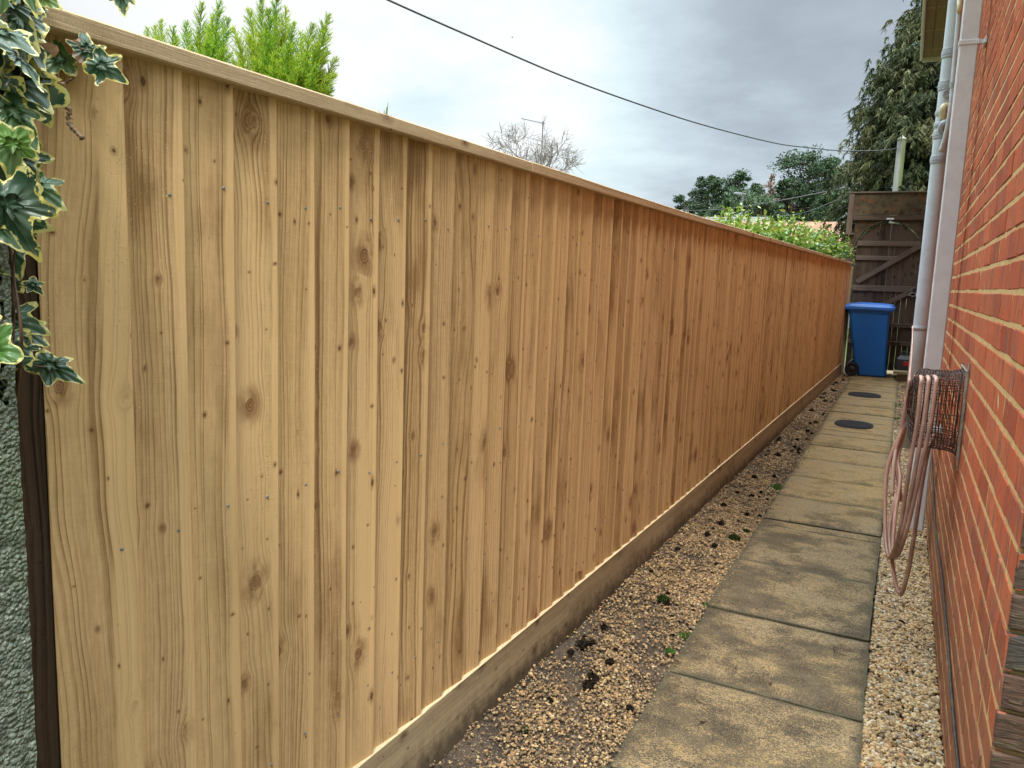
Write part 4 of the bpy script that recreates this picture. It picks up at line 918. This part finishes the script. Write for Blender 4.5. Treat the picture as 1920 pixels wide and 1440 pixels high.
# ------------------------------------------------------------------ small plants and clods
def tuft(name, m, label, cat, x, y, r, h, n, group=None, blade=.004, dense=False):
    mb = MB(); z = float(gz(y))-.022; V = []; F = []; rr = []
    for k in range(n):
        a = rng.uniform(0, 6.283); q = r*math.sqrt(rng.uniform(0, 1)); px, py = x+q*math.cos(a), y+q*math.sin(a); top = h*(1-(q/r)**2*.8)
        lean = rng.normal(0, .4, 2)*h*.5 if not dense else rng.normal(0, .003, 2)
        zb = z+(top*.55 if dense else 0); b0 = rng.uniform(0, 3.14); dx, dy = math.cos(b0)*blade, math.sin(b0)*blade; hh_ = (h*rng.uniform(.3, .7) if dense else top*rng.uniform(.6, 1.2))
        i = len(V); V += [(px-dx, py-dy, zb), (px+dx, py+dy, zb), (px+lean[0]+dx*.6, py+lean[1]+dy*.6, zb+hh_*.7), (px+lean[0]*1.4, py+lean[1]*1.4, zb+hh_)]; F += [(i, i+1, i+2), (i, i+2, i+3)]; rr += [rng.uniform(0, 1)]*4
    mb.add(np.array(V), [np.array(F)], np.array(rr))
    if dense:
        P = ICO*(1+rng.uniform(-.2, .2, (12, 1)))*np.array([r*.95, r*.95, h*.75]); mb.add(P+np.array([x, y, z+h*.2]), [ICF], rng.uniform(0, .4))
    return tag(mb.build(name, m), label, cat, group)
tuft('moss_cushion', M_moss, 'dark green moss cushion on the gravel left of the second slab joint', 'moss', -.786, 3.05, .026, .026, 260, dense=True, blade=.0022)
tuft('moss_cushion', M_moss, 'round green moss cushion on the gravel touching the path near the hose', 'moss', -.685, 4.02, .03, .03, 200, dense=True, blade=.003)
tuft('moss_cushion', M_moss, 'tiny moss cushion in the gravel low at the foot of the fence', 'moss', -.88, 1.92, .013, .015, 120, dense=True, blade=.002)
tuft('moss_cushion', M_moss, 'small moss pad at the slab corner level with the hose loop', 'moss', -.655, 4.18, .02, .018, 120, dense=True, blade=.002)
for i, (x, y, r, lab) in enumerate([(-.638, 5.2, .045, 'bright green weed at the path edge halfway along the fence'), (-.622, 2.78, .03, 'thin green weed growing beside the nearer slab edge'), (-.615, 3.1, .02, 'tiny green weed in the gap at the near left slab corner'),
                                   (-.20, 3.69, .018, 'tiny weed growing in a slab joint left of the hose'), (.03, 8.6, .05, 'weed growing beside the path below the wire basket'), (.035, 9.6, .045, 'far weed between the slabs and the soil pipe'), (-.64, 2.62, .018, 'faint seedling beside the near slab')]):
    tuft('weed', M_weed, lab, 'weed', x, y, r, .045 if r > .03 else .022, 90, 'weeds at the slab edges', blade=.0035)
CL = [(-.928, 2.50, .026), (-.905, 2.53, .018), (-.808, 2.25, .026), (-.82, 2.31, .018), (-.80, 2.43, .02), (-.76, 3.02, .018), (-.82, 4.0, .022), (-.80, 4.24, .02), (-.75, 3.85, .018), (-.9, 3.7, .016), (-.86, 4.6, .02), (-.75, 4.9, .02), (-.70, 5.5, .018), (-.82, 5.4, .022), (-.78, 6.2, .026), (-.66, 6.5, .024), (-.70, 6.6, .022), (-.86, 6.8, .024), (-.69, 7.4, .024), (-.67, 7.9, .026), (-.78, 8.6, .03), (-.72, 9.4, .03), (-.7, 10.4, .03), (-.74, 11.2, .035), (-.68, 11.6, .03), (-.65, 8.4, .024), (-.635, 4.5, .014), (.10, 3.35, .014), (.13, 11.3, .03), (-.18, 8.9, .02)]
for _k in range(46):
    _y = float(1.9+9.5*rng.uniform(0, 1)**1.1); _x = float(rng.uniform(float(fx(_y))+.05, PXL-.03)); CL.append((_x, _y, float(rng.uniform(.007, .014)+.0008*_y)))
c0 = None
for (x, y, r) in CL:
    if c0 is None:
        mb = MB(); n = 240; a = rng.normal(0, 1, (n, 3)); a /= np.linalg.norm(a, axis=1)[:, None]; a[:, 2] = abs(a[:, 2]); a *= rng.uniform(.5, 1.1, (n, 1)); d = rng.normal(0, .22, (n, 3)); e_ = rng.normal(0, .22, (n, 3))
        V = np.stack([a-d, a+d, a+e_], 1).reshape(-1, 3); mb.add(V, [np.arange(3*n).reshape(-1, 3)], np.repeat(rng.uniform(0, 1, n), 3)); mb.add(ICO*(1+rng.uniform(-.25, .25, (12, 1)))*.75, [ICF], .1)
        c0 = mb.build('moss_clod', M_clod); o = c0
    else:
        o = c0.copy(); SC.collection.objects.link(o)
    o.location = (x, y, float(gz(y))-.018); s = r*.9; o.scale = (s, s*rng.uniform(.7, 1.1), s*.75); o.rotation_euler = (0, 0, rng.uniform(0, 6))
    tag(o, 'small dark clod of dead moss lying on the gravel beside the path', 'moss clod', 'dark moss clods scattered on the gravel')

b = MB(); n = 150; Y = rng.uniform(1.6, 11, n); X = np.where(rng.uniform(0, 1, n) < .55, rng.uniform(-.98, PXL, n), rng.uniform(PXL, WX-.03, n))
for x_, y_ in zip(X, Y):
    a_ = rng.uniform(0, 6.28); l_ = rng.uniform(.006, .02); w_ = rng.uniform(.0015, .006); dx_, dy_ = math.cos(a_), math.sin(a_); z_ = float(gz(y_))+(.0045 if PXL < x_ < PXR else -.004)
    b.add([(x_-dx_*l_, y_-dy_*l_, z_), (x_-dy_*w_, y_+dx_*w_, z_+.003), (x_+dx_*l_, y_+dy_*l_, z_+.001), (x_+dy_*w_, y_-dx_*w_, z_+.002)], [(0, 1, 2, 3)], rng.uniform(0, 1))
tag(b.build('leaf_litter', M_litter), 'bits of dead leaf and twig strewn over the gravel and slabs', 'leaf litter', kind='stuff')
# ------------------------------------------------------------------ plants behind the fence
def frond(V, F, rr, p, d, L, up, tone, wd, density=34, pl=None):
    """a feathery cypress plume: axis with forward-swept side sprays"""
    d = d/np.linalg.norm(d); side = np.cross(d, up); side /= np.linalg.norm(side)+1e-9; nn = np.cross(side, d)
    n = int(density*L/.3)+4
    for k in range(n):
        t_ = (k+.5)/n; base = p+d*L*t_*1.04
        for sg in (-1, 1):
            ph = rng.uniform(0, 6.283) if pl is None else pl; sdir = side*math.cos(ph)*sg+nn*math.sin(ph)*sg
            l = L*.36*(1-t_)**.7*rng.uniform(.6, 1.15)+.012; dd = d*.80+sdir*.56; dd /= np.linalg.norm(dd)
            for m_ in range(4):
                f = .1+.9*m_/4; q = base+dd*l*f; d3 = dd+rng.normal(0, .32, 3); d3 /= np.linalg.norm(d3); ll = l*.42*(1.15-f)+.012; s3 = np.cross(d3, rng.normal(0, 1, 3)); s3 = s3/np.linalg.norm(s3)*wd
                i = len(V); V += [q-s3, q+s3, q+d3*ll]; F.append((i, i+1, i+2)); rr += [min(1, max(0, tone+rng.normal(0, .13)+.25*f))]*3
            s3 = np.cross(dd, rng.normal(0, 1, 3)); s3 = s3/np.linalg.norm(s3)*wd; i = len(V); V += [base-s3, base+s3, base+dd*l]; F.append((i, i+1, i+2)); rr += [tone]*3
def golden():
    T = thing('golden_cypress', 'bright yellow green feathery conifer tops showing above the fence at the left', 'conifer', (-3.25, 3.5, 0))
    V, F, rr = [], [], []; br = MB(); D = 3.4
    tips = [(277, 62, 3.7), (303, 48, 3.6), (292, 58, 3.9), (330, 78, 3.5), (378, 15, 3.5), (350, 50, 3.6), (325, 60, 3.3), (400, 38, 3.4), (395, 55, 3.7), (412, 14, 3.2), (425, 45, 3.35), (440, 60, 3.3), (468, 26, 3.4), (490, 8, 3.2), (518, 3, 3.3), (505, 30, 3.1), (535, 26, 3.3), (548, 52, 3.3), (565, 70, 3.4), (585, 55, 3.2), (613, 37, 3.3), (610, 60, 3.2), (627, 117, 3.3), (622, 145, 3.2), (608, 112, 3.25), (620, 170, 3.3), (598, 158, 3.4), (470, 80, 3.1), (450, 95, 3.1), (500, 70, 3.0), (540, 90, 3.0), (420, 100, 3.2), (575, 110, 3.0), (360, 95, 3.3), (390, 90, 3.1), (560, 140, 3.0), (515, 110, 2.95), (480, 120, 2.95), (590, 130, 3.1), (545, 160, 3.0)]
    roots = [at(300, 330, 3.6), at(370, 300, 3.45), at(510, 330, 3.25), at(530, 300, 3.15)]
    for (px, py, Y) in tips:
        tip = at(px, py, Y); r0 = roots[0] if px < 335 else roots[1] if px < 440 else roots[2] if px < 540 else roots[3]
        d = tip-r0; L = min(np.linalg.norm(d)*.85, .70); dn = d/np.linalg.norm(d); tone = .42+rng.uniform(-.15, .2)
        st = tip-dn*L; bend = np.array([0, 0, .05]); frond(V, F, rr, st, dn, L, np.array([0, 0, 1.])+rng.normal(0, .3, 3), tone, .0024, 46)
        for q in range(4):
            f = rng.uniform(.05, .70); b0 = st+dn*L*f; d2 = dn+rng.normal(0, .46, 3)+np.array([0, 0, .15]); frond(V, F, rr, b0, d2, L*rng.uniform(.3, .45)*(1.1-f), np.array([0, 0, 1.])+rng.normal(0, .3, 3), tone+rng.uniform(-.12, .2), .0023, 38)
        br.tube(catmull([r0, st, tip-dn*L*.3], 4), np.linspace(.009, .0025, 9), 5)
    for r0 in roots: br.tube([(r0[0]*.5-3.25*.5, r0[1]*.5+3.5*.5, -.05), tuple(r0)], [.05, .02], 8)
    # the body below the fence line
    for k in range(160):
        a = rng.uniform(0, 6.28); z = rng.uniform(.3, 1.95); rad = .75*(1.25-z/2.4); p = np.array([-3.2+rad*math.cos(a), 3.5+rad*math.sin(a), z]); d = np.array([math.cos(a), math.sin(a), 1.0]); frond(V, F, rr, p, d, rng.uniform(.22, .34), np.array([0, 0, 1.]), .35, .006, 14)
    mb = MB(); mb.add(np.array(V), [np.array(F)], np.array(rr)); mb.build('foliage', M_gold, T); br.build('trunk', M_bark, T, smooth=True)
golden()
def yucca():
    T = MB(); root = at(722, 250, 4.2)
    V, F, rr = [], [], []
    for (px, py) in [(728, 191), (720, 205), (709, 206), (741, 218), (735, 215), (716, 214), (725, 200), (700, 235), (750, 240), (683, 204)]:
        tip = at(px, py, 4.2); n = 6; P = [root+(tip-root)*k/n+np.array([0, 0, .02])*math.sin(3.14*k/n) for k in range(n+1)]; wv = np.cross(tip-root, Fv); wv = wv/np.linalg.norm(wv)
        for k in range(n):
            w0, w1 = .009*(1-k/n)+.001, .009*(1-(k+1)/n)+.0003; i = len(V); V += [P[k]-wv*w0, P[k]+wv*w0, P[k+1]+wv*w1, P[k+1]-wv*w1]; F.append((i, i+1, i+2, i+3)); rr += [rng.uniform(.2, 1)]*4
    T.add(np.array(V), [np.array(F)], np.array(rr)); T.tube([(root[0], root[1], -.05), tuple(root)], [.05, .03], 8, .2)
    tag(T.build('yucca', M_yucca), 'spiky leaf tips of a yucca just clearing the fence capping', 'yucca')
yucca()

def leafball(mb, n, cen, rad, size, tone=(0, 1), aspect=.5, shell=.0, outward=.6):
    """n small pointed leaves spread through an ellipsoid"""
    a = rng.normal(0, 1, (n, 3)); a /= np.linalg.norm(a, axis=1)[:, None]; q = rng.uniform(shell, 1, n)**(1/2.2)
    C = np.array(cen)+a*q[:, None]*np.array(rad)
    d = a*outward+rng.normal(0, .6, (n, 3)); d /= np.linalg.norm(d, axis=1)[:, None]; s_ = np.cross(d, rng.normal(0, 1, (n, 3))); s_ /= np.linalg.norm(s_, axis=1)[:, None]+1e-9
    sz = size*rng.uniform(.6, 1.3, n)[:, None]; w_ = sz*aspect/2
    V = np.stack([C-d*sz*.5, C+s_*w_, C+d*sz*.5, C-s_*w_], 1).reshape(-1, 3)
    mb.add(V, [np.arange(4*n).reshape(-1, 4)], np.repeat(rng.uniform(tone[0], tone[1], n), 4))
def shrub():
    T = thing('garden_shrub', 'leafy yellow green shrub rising behind the far end of the fence', 'shrub', (-1.5, 9.2, 0)); mb = MB()
    C = []
    for (px, py, Y) in [(1352, 418, 6.6), (1365, 405, 7.0), (1385, 412, 7.4), (1400, 425, 7.6), (1420, 418, 8.0), (1440, 410, 8.4), (1450, 425, 8.0), (1470, 412, 8.8), (1490, 420, 9.0), (1505, 425, 9.5), (1520, 435, 9.6), (1535, 425, 10.2), (1550, 440, 10.3), (1562, 455, 10.6), (1575, 468, 11.0), (1480, 440, 8.6), (1500, 455, 9.2), (1530, 460, 9.8), (1460, 442, 8.2), (1545, 470, 10.4), (1570, 440, 11.4), (1430, 440, 7.8)]:
        p = at(px, py+15, Y); C.append(p); s = .18+rng.uniform(-.03, .07)
        dark = px > 1500 and py > 430
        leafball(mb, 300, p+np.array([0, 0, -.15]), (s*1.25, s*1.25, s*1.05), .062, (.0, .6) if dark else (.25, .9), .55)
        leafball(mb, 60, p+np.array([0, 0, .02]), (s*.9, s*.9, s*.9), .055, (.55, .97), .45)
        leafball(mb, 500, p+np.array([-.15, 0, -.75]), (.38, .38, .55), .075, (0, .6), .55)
        for k in range(5):   # shoots standing up
            q = p+rng.normal(0, .12, 3)*np.array([1, 1, .2]); 
            for j in range(5): leafball(mb, 2, q+np.array([0, 0, .0+.022*j]), (.02, .02, .01), .05, (.5, 1.0), .35)
    for i_, V_ in enumerate(mb.V):                      # the fence keeps the leaves on its far side
        q_ = V_.reshape(-1, 4, 3); ok = (q_[..., 0].max(1) < fx(q_[..., 1].mean(1))-.05) & (q_[..., 1].max(1) < GY-.1) | (q_[..., 2].min(1) > 1.69)
        q_[~ok] = q_[ok][0] if ok.any() else q_[~ok]
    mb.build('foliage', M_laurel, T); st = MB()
    for c in C: st.tube(catmull([(c[0]*.7-1.5*.3, c[1]*.7+9.2*.3, -.05), c+np.array([-.1, 0, -.9]), c], 4), np.linspace(.02, .005, 9), 6)
    st.build('stem', M_bark, T, smooth=True)
shrub()

def drooping(base, apex_z, zr, label):
    """tall conifer with hanging curtains of foliage; zr: (height, radius) pairs"""
    T = thing('drooping_conifer', label, 'conifer', (base[0], base[1], 0)); mb = MB(); br = MB()
    br.tube([(base[0], base[1], -.1), (base[0], base[1], apex_z*.5), (base[0]+.05, base[1], apex_z*.97)], [.28, .16, .02], 10)
    zs_, rs_ = zip(*zr); V = []; F = []; rr = []
    def sprig(p, L, a, tone):
        # a pendulous branchlet: leans outward then hangs, fringed with needles
        out = np.array([math.cos(a), math.sin(a), 0]); n = 7; P = [p]
        for k in range(n): f = k/n; P.append(P[-1]+(out*(.55-.6*f)+np.array([0, 0, .12-1.15*f])+rng.normal(0, .10, 3))*L/n)
        for k in range(n):
            for m_ in range(4):
                q = P[k]+(P[k+1]-P[k])*rng.uniform(0, 1); d3 = np.array([rng.normal(0, .5), rng.normal(0, .5), -rng.uniform(.4, 1.3)])+out*.3; d3 /= np.linalg.norm(d3); l = L*rng.uniform(.16, .34); s3 = np.cross(d3, rng.normal(0, 1, 3)); s3 = s3/np.linalg.norm(s3)*rng.uniform(.010, .021)
                i = len(V); V.extend([q-s3, q+s3, q+d3*l+s3*.2]); F.append((i, i+1, i+2)); rr.extend([min(1, max(0, tone+rng.normal(0, .12)))]*3)
    for k in range(640):
        z = rng.uniform(1.2, apex_z); a = rng.uniform(0, 6.283) if k % 3 else rng.uniform(math.pi*.9, math.pi*1.9); rad = float(np.interp(z, zs_, rs_))*rng.uniform(.72, 1.12)
        o = np.array([math.cos(a), math.sin(a), 0]); tipp = np.array([base[0], base[1], z])+o*rad; tone = rng.uniform(.1, .85)
        P = catmull([(base[0], base[1], z-.1*rad), np.array([base[0], base[1], z])+o*rad*.5+np.array([0, 0, .16*rad]), tipp], 4); br.tube(P, np.linspace(.03, .006, len(P)), 4, cap=False)
        for j in range(15):
            f = rng.uniform(.35, 1.03)**.8; p = P[min(len(P)-1, int(f*(len(P)-1)))]+rng.normal(0, .13, 3); sprig(p, rng.uniform(.35, .75)*(.6 if z > apex_z-1 else 1), a+rng.normal(0, .5), tone+rng.uniform(-.15, .15))
    for j in range(40): sprig(np.array([base[0], base[1], apex_z-.02*j])+rng.normal(0, .08, 3), .35, rng.uniform(0, 6.28), .5)
    mb.add(np.array(V), [np.array(F)], np.array(rr)); mb.build('foliage', M_droop, T); br.build('trunk', M_bark, T, smooth=True)
drooping((.25, 22.0), 8.9, [(0, 2.2), (3.2, 2.15), (4.5, 2.05), (5.9, 1.8), (7.0, 1.25), (8.0, .75), (8.9, .1)], 'tall drooping conifer behind the gate, half hidden by the grey pipe')

def pine(base, h, w_, label, m=None, n=26, cr=.5, leaf=.22, group='trees on the skyline', cat='tree', lean=0, per=210, tone=(0, 1)):
    m = m or M_pine; T = thing('pine_tree' if m is not M_pink else 'larch_tree', label, cat, (base[0], base[1], 0), group); mb = MB(); br = MB()
    br.tube([(base[0], base[1], -.3), (base[0]+lean*.5, base[1], h*.5), (base[0]+lean, base[1], h*.95)], [.3, .2, .04], 8)
    n = int(n*1.9)
    for k in range(n):
        f = (k+.5)/n; z = h*(1-cr+cr*f); a = rng.uniform(0, 6.283); rr_ = w_*math.sqrt(max(.05, 1-(abs(f-.35)/.68)**2.2))*rng.uniform(.25, 1.0)
        c = np.array([base[0]+lean*z/h+rr_*math.cos(a), base[1]+rr_*math.sin(a), z]); s = w_*rng.uniform(.14, .38)
        leafball(mb, int(per*.9), c, (s*1.1, s*1.1, s*.7), leaf, (max(0, tone[0]+rng.uniform(-.0, .2)), tone[1]*rng.uniform(.6, 1)), .42, .0, .9)
        br.tube([(base[0]+lean*z/h, base[1], z-.3*s), tuple(c)], [.06, .02], 5, cap=False)
    mb.build('crown', m, T); br.build('trunk', M_bark, T, smooth=True)
def ptop(px, py, D): p = at(px, py, D); return p
for (px, py, D, w_, n, cr, lab) in [(1330, 336, 72, 1.9, 20, .42, 'dark pine with a ragged round head, second from the left on the skyline'), (1283, 372, 74, 1.5, 12, .35, 'small dark pine at the left end of the skyline trees'), (1350, 345, 70, 1.6, 16, .4, 'bushy dark pine behind the leafy shrub, right of the ragged one'),
                                     (1382, 330, 75, 2.1, 24, .42, 'tallest dark pine of the left hand skyline group'), (1520, 296, 64, 3.2, 44, .62, 'large dark pine standing left of the drooping conifer'), (1487, 345, 62, 2.2, 26, .55, 'lower dark pine filling in left of the large pine'), (1558, 305, 66, 2.5, 30, .6, 'dark pine partly hidden behind the drooping conifer'), (1575, 370, 60, 2.2, 24, .6, 'low dark pine beside the gate hood'), (1425, 350, 78, 1.8, 18, .5, 'slim dark pine behind the russet larch')]:
    p = ptop(px, py, D); pine((p[0], p[1]), p[2]+.2, w_, lab, n=n, cr=cr)
for (px, py, D, w_, n, lab) in [(1395, 362, 52, 2.4, 34, 'rounded grey green tree in front of the dark skyline pines'), (1362, 378, 50, 1.6, 22, 'low grey green bushy tree left of the rounded one'), (1430, 372, 50, 1.7, 22, 'soft grey green tree below the russet larch')]:
    p = ptop(px, py, D); pine((p[0], p[1]), p[2], w_, lab, M_pine2, n=n, cr=.7, leaf=.2, per=260)
p = ptop(1447, 333, 60); pine((p[0], p[1]), p[2]+.2, .62, 'thin russet bare larch among the green skyline trees', M_pink, n=26, cr=.55, leaf=.16, per=60)

def bare(px0, py0, D, R_, top, label, seedn):
    p = at(px0, py0, D); T = thing('bare_tree', label, 'tree', (p[0], p[1], 0)); mb = MB(); rg = np.random.default_rng(seedn)
    def grow(q, d, L, r, lev):
        n = 4; P = [q]
        for k in range(n): d = d+rg.normal(0, .11, 3)+np.array([0, 0, .02]); d /= np.linalg.norm(d); P.append(P[-1]+d*L/n)
        mb.tube(P, np.linspace(r, r*.6, n+1), 4 if lev > 1 else 6, cap=False)
        if lev < 6 and (r > 0):
            for k in range(3 if lev < 4 else 5):
                f = rg.uniform(.35, 1); i = min(n, int(f*n+.5)); d2 = d+rg.normal(0, .62, 3); d2[2] += .04; d2 /= np.linalg.norm(d2); grow(P[i], d2, L*rg.uniform(.6, .82), max(.017, r*.55), lev+1)
    grow(np.array([p[0], p[1], -.2]), np.array([0, 0, 1.]), top*.40, .28, 0)
    mb.build('branches', M_twig, T)
bare(1045, 262, 50, 4, 10.4, 'pale leafless tree showing above the fence behind the television aerial', 5)
bare(968, 285, 54, 3, 9.6, 'lower leafless tree just clearing the fence, left of the pale one', 9)

# ------------------------------------------------------------------ pole, wires, aerials, far houses, bird
pl = thing('telegraph_pole', 'short pale pole streaked with green algae standing behind the gate', 'pole', (float(at(1679, 300, 20)[0]), 20, 0))
def pole_mat():
    m, t = mat('pale_pole_with_algae'); o = t.obj(); x, y, z = t.sep(o); n = t.noise(t.xyz(t.mul(x, 30), t.mul(y, 30), t.mul(z, 3)), 1, 4)
    c = t.mix(n, (.14, .14, .122), (.22, .22, .20)); c = t.mix(t.mul(t.ss(t.add(x, t.mul(t.sub(n, .5), .06)), .005, .03), .85), c, (.10, .125, .04)); t.out(c, .85, t.bump(n, .3, .005), .2); return m
mp = pole_mat(); ptop_ = at(1682, 262, 20); pb = at(1679, 362, 20)
mb = MB(); mb.tube([(0, 0, 0), (0, 0, 2.5), (0, 0, ptop_[2])], [.105, .098, .088], 16)
o = mb.build('pole_shaft', mp, None, smooth=True); o.parent = pl; pl.location = (pb[0]+.02, 20, 0)
mb = MB(); mb.lathe([(0, .095), (.02, .098), (.03, .08), (.10, .012), (.11, .001)], (pl.location[0], 20, ptop_[2]-.005), (0, 0, 1), 14); mb.build('pole_cap', M_render, pl)
A = np.array([pl.location[0]-.09, 19.98, at(1678, 279, 20)[2]]); B_ = at(560, -62, 5.2)
pn = np.cross(B_-A, [0, 0, 1.]); pts = []
for (x, y) in [(1675, 279.5), (1640, 282.5), (1575, 282.5), (1510, 276), (1450, 267.5), (1325, 236), (1200, 196), (1053, 142), (870, 63), (728, 0), (560, -78), (300, -205)]:
    d = ray(x, y); t_ = np.dot(A-CAM, pn)/np.dot(d, pn); pts.append(CAM+d*t_)
pts[0] = A
mb = MB(); mb.tube(catmull(pts, 8), .0105, 6)
tag(mb.build('overhead_wire', M_wire, smooth=True), 'long sagging overhead wire running from the top left of the sky to the pole', 'wire')
for (a, b__, Y0, Y1, lab, r) in [((1280, 394), (1600, 349), 60, 24, 'upper straight dark wire crossing in front of the skyline pines', .010), ((1450, 403), (1590, 366), 50, 24, 'lower short dark wire in front of the pines beside the gate', .009)]:
    p0, p1 = at(*a, Y0), at(*b__, Y1); P = [p0+(p1-p0)*k/12-np.array([0, 0, .25*math.sin(math.pi*k/12)]) for k in range(13)]
    mb = MB(); mb.tube(P, r*1.6, 5); tag(mb.build('overhead_wire', M_wire, smooth=True), lab, 'wire')
def aerial(c, ztop, zbot, boom, label, n=14, el=.32, refl=True):
    T = thing('tv_aerial', label, 'aerial', (c[0], c[1], zbot)); mb = MB(); mb.tube([(c[0], c[1], zbot), (c[0], c[1], ztop+.12)], .035, 8); mb.build('mast', M_alu, T)
    bv = np.array(boom, float); L = np.linalg.norm(bv); bv /= L; sv = np.cross(bv, [0, 0, 1.]); sv /= np.linalg.norm(sv); o_ = np.array([c[0], c[1], ztop])
    mb = MB(); mb.tube([o_-bv*.12, o_+bv*L], .03, 6)
    for k in range(n): q = o_+bv*L*(k+.7)/n; h = el*(.5-.18*k/n); u_ = np.array([0, 0, 1.])*.65+sv*.75; mb.tube([q-u_*h, q+u_*h], .014, 4)
    if refl:
        for sg in (-1, 1):
            for k in range(4): q = o_-bv*(.05+.03*k)+np.array([0, 0, sg*(.08+.11*k)]); mb.tube([q-sv*.35, q+sv*.35], .008, 4)
            mb.tube([o_-bv*.03, o_-bv*.16+np.array([0, 0, sg*.45])], .012, 5)
    mb.build('antenna', M_alu, T)
c = at(1018, 231, 45); e = at(978, 222, 45); aerial((c[0], c[1]), c[2], 6.5, e-c, 'television aerial on a tall mast above the fence, in front of the pale leafless tree')
c = at(1393, 364, 32); e = at(1376, 362.5, 32); aerial((c[0], c[1]), c[2], 3.2, (e[0]-c[0], .0, .05), 'small television aerial standing over the leafy shrub before the skyline pines', 8, .2, False)
def far_house(cx, cy, L, W, eave, ridge, label, tile, name='distant_house'):
    T = thing(name, label, 'house', (cx, cy, 0)); mb = MB(); mb.box(cx-L/2, cx+L/2, cy-W/2, cy+W/2, -.3, eave, .01)
    mb.prism([(cy-W/2, eave), (cy+W/2, eave), (cy, ridge-.1)], lambda p: (cx-L/2+.02, p[0], p[1]), (L-.04, 0, 0)); mb.build('wall', M_render, T)
    mb = MB()
    for sg in (-1, 1): mb.prism([(cy+sg*(W/2+.3), eave-.15), (cy, ridge), (cy, ridge+.12), (cy+sg*(W/2+.3), eave-.02)], lambda p: (cx-L/2-.3, p[0], p[1]), (L+.6, 0, 0))
    mb.build('roof', tile, T)
    for k in range(3):
        x = cx-L*.3+k*L*.3; mb = MB(); mb.box(x-.5, x+.5, cy-W/2-.05, cy-W/2-.01, eave*.45, eave*.8, .01); mb.build('window', M_glass, T)
c = at(1018, 300, 45); far_house(c[0], 45.4, 9, 7, 4.0, 6.6, 'far house hidden behind the fence under the tall aerial', M_rtile)
c = at(1325, 396, 32); far_house(c[0]-1.2, 33.5, 6.4, 4, 2.4, c[2]-.22, 'low grey roof just showing over the fence left of the leafy shrub', M_gtile)
c = at(1540, 407, 26); far_house(c[0]-.3, 28, 5.5, 3.4, 2.0, at(1540, 404, 28)[2]-.32, 'red tiled roof ridge showing between the leafy shrub and the conifer', M_rtile)
mb = MB(); c = at(960, 71, 60); s = .28
mb.add([c+np.array(v)*s for v in [(-1, 0, .28), (-.35, .05, .42), (0, 0, .1), (.35, .05, .42), (1, 0, .28), (.3, -.3, .2), (-.3, -.3, .2), (0, -.7, 0), (0, .6, .1)]], [np.array([(0, 1, 6), (1, 2, 6), (2, 3, 5), (3, 4, 5), (2, 5, 7), (2, 7, 6), (1, 8, 2), (2, 8, 3)])])
tag(mb.build('bird', M_wire), 'tiny bird gliding high in the bright part of the sky', 'bird')
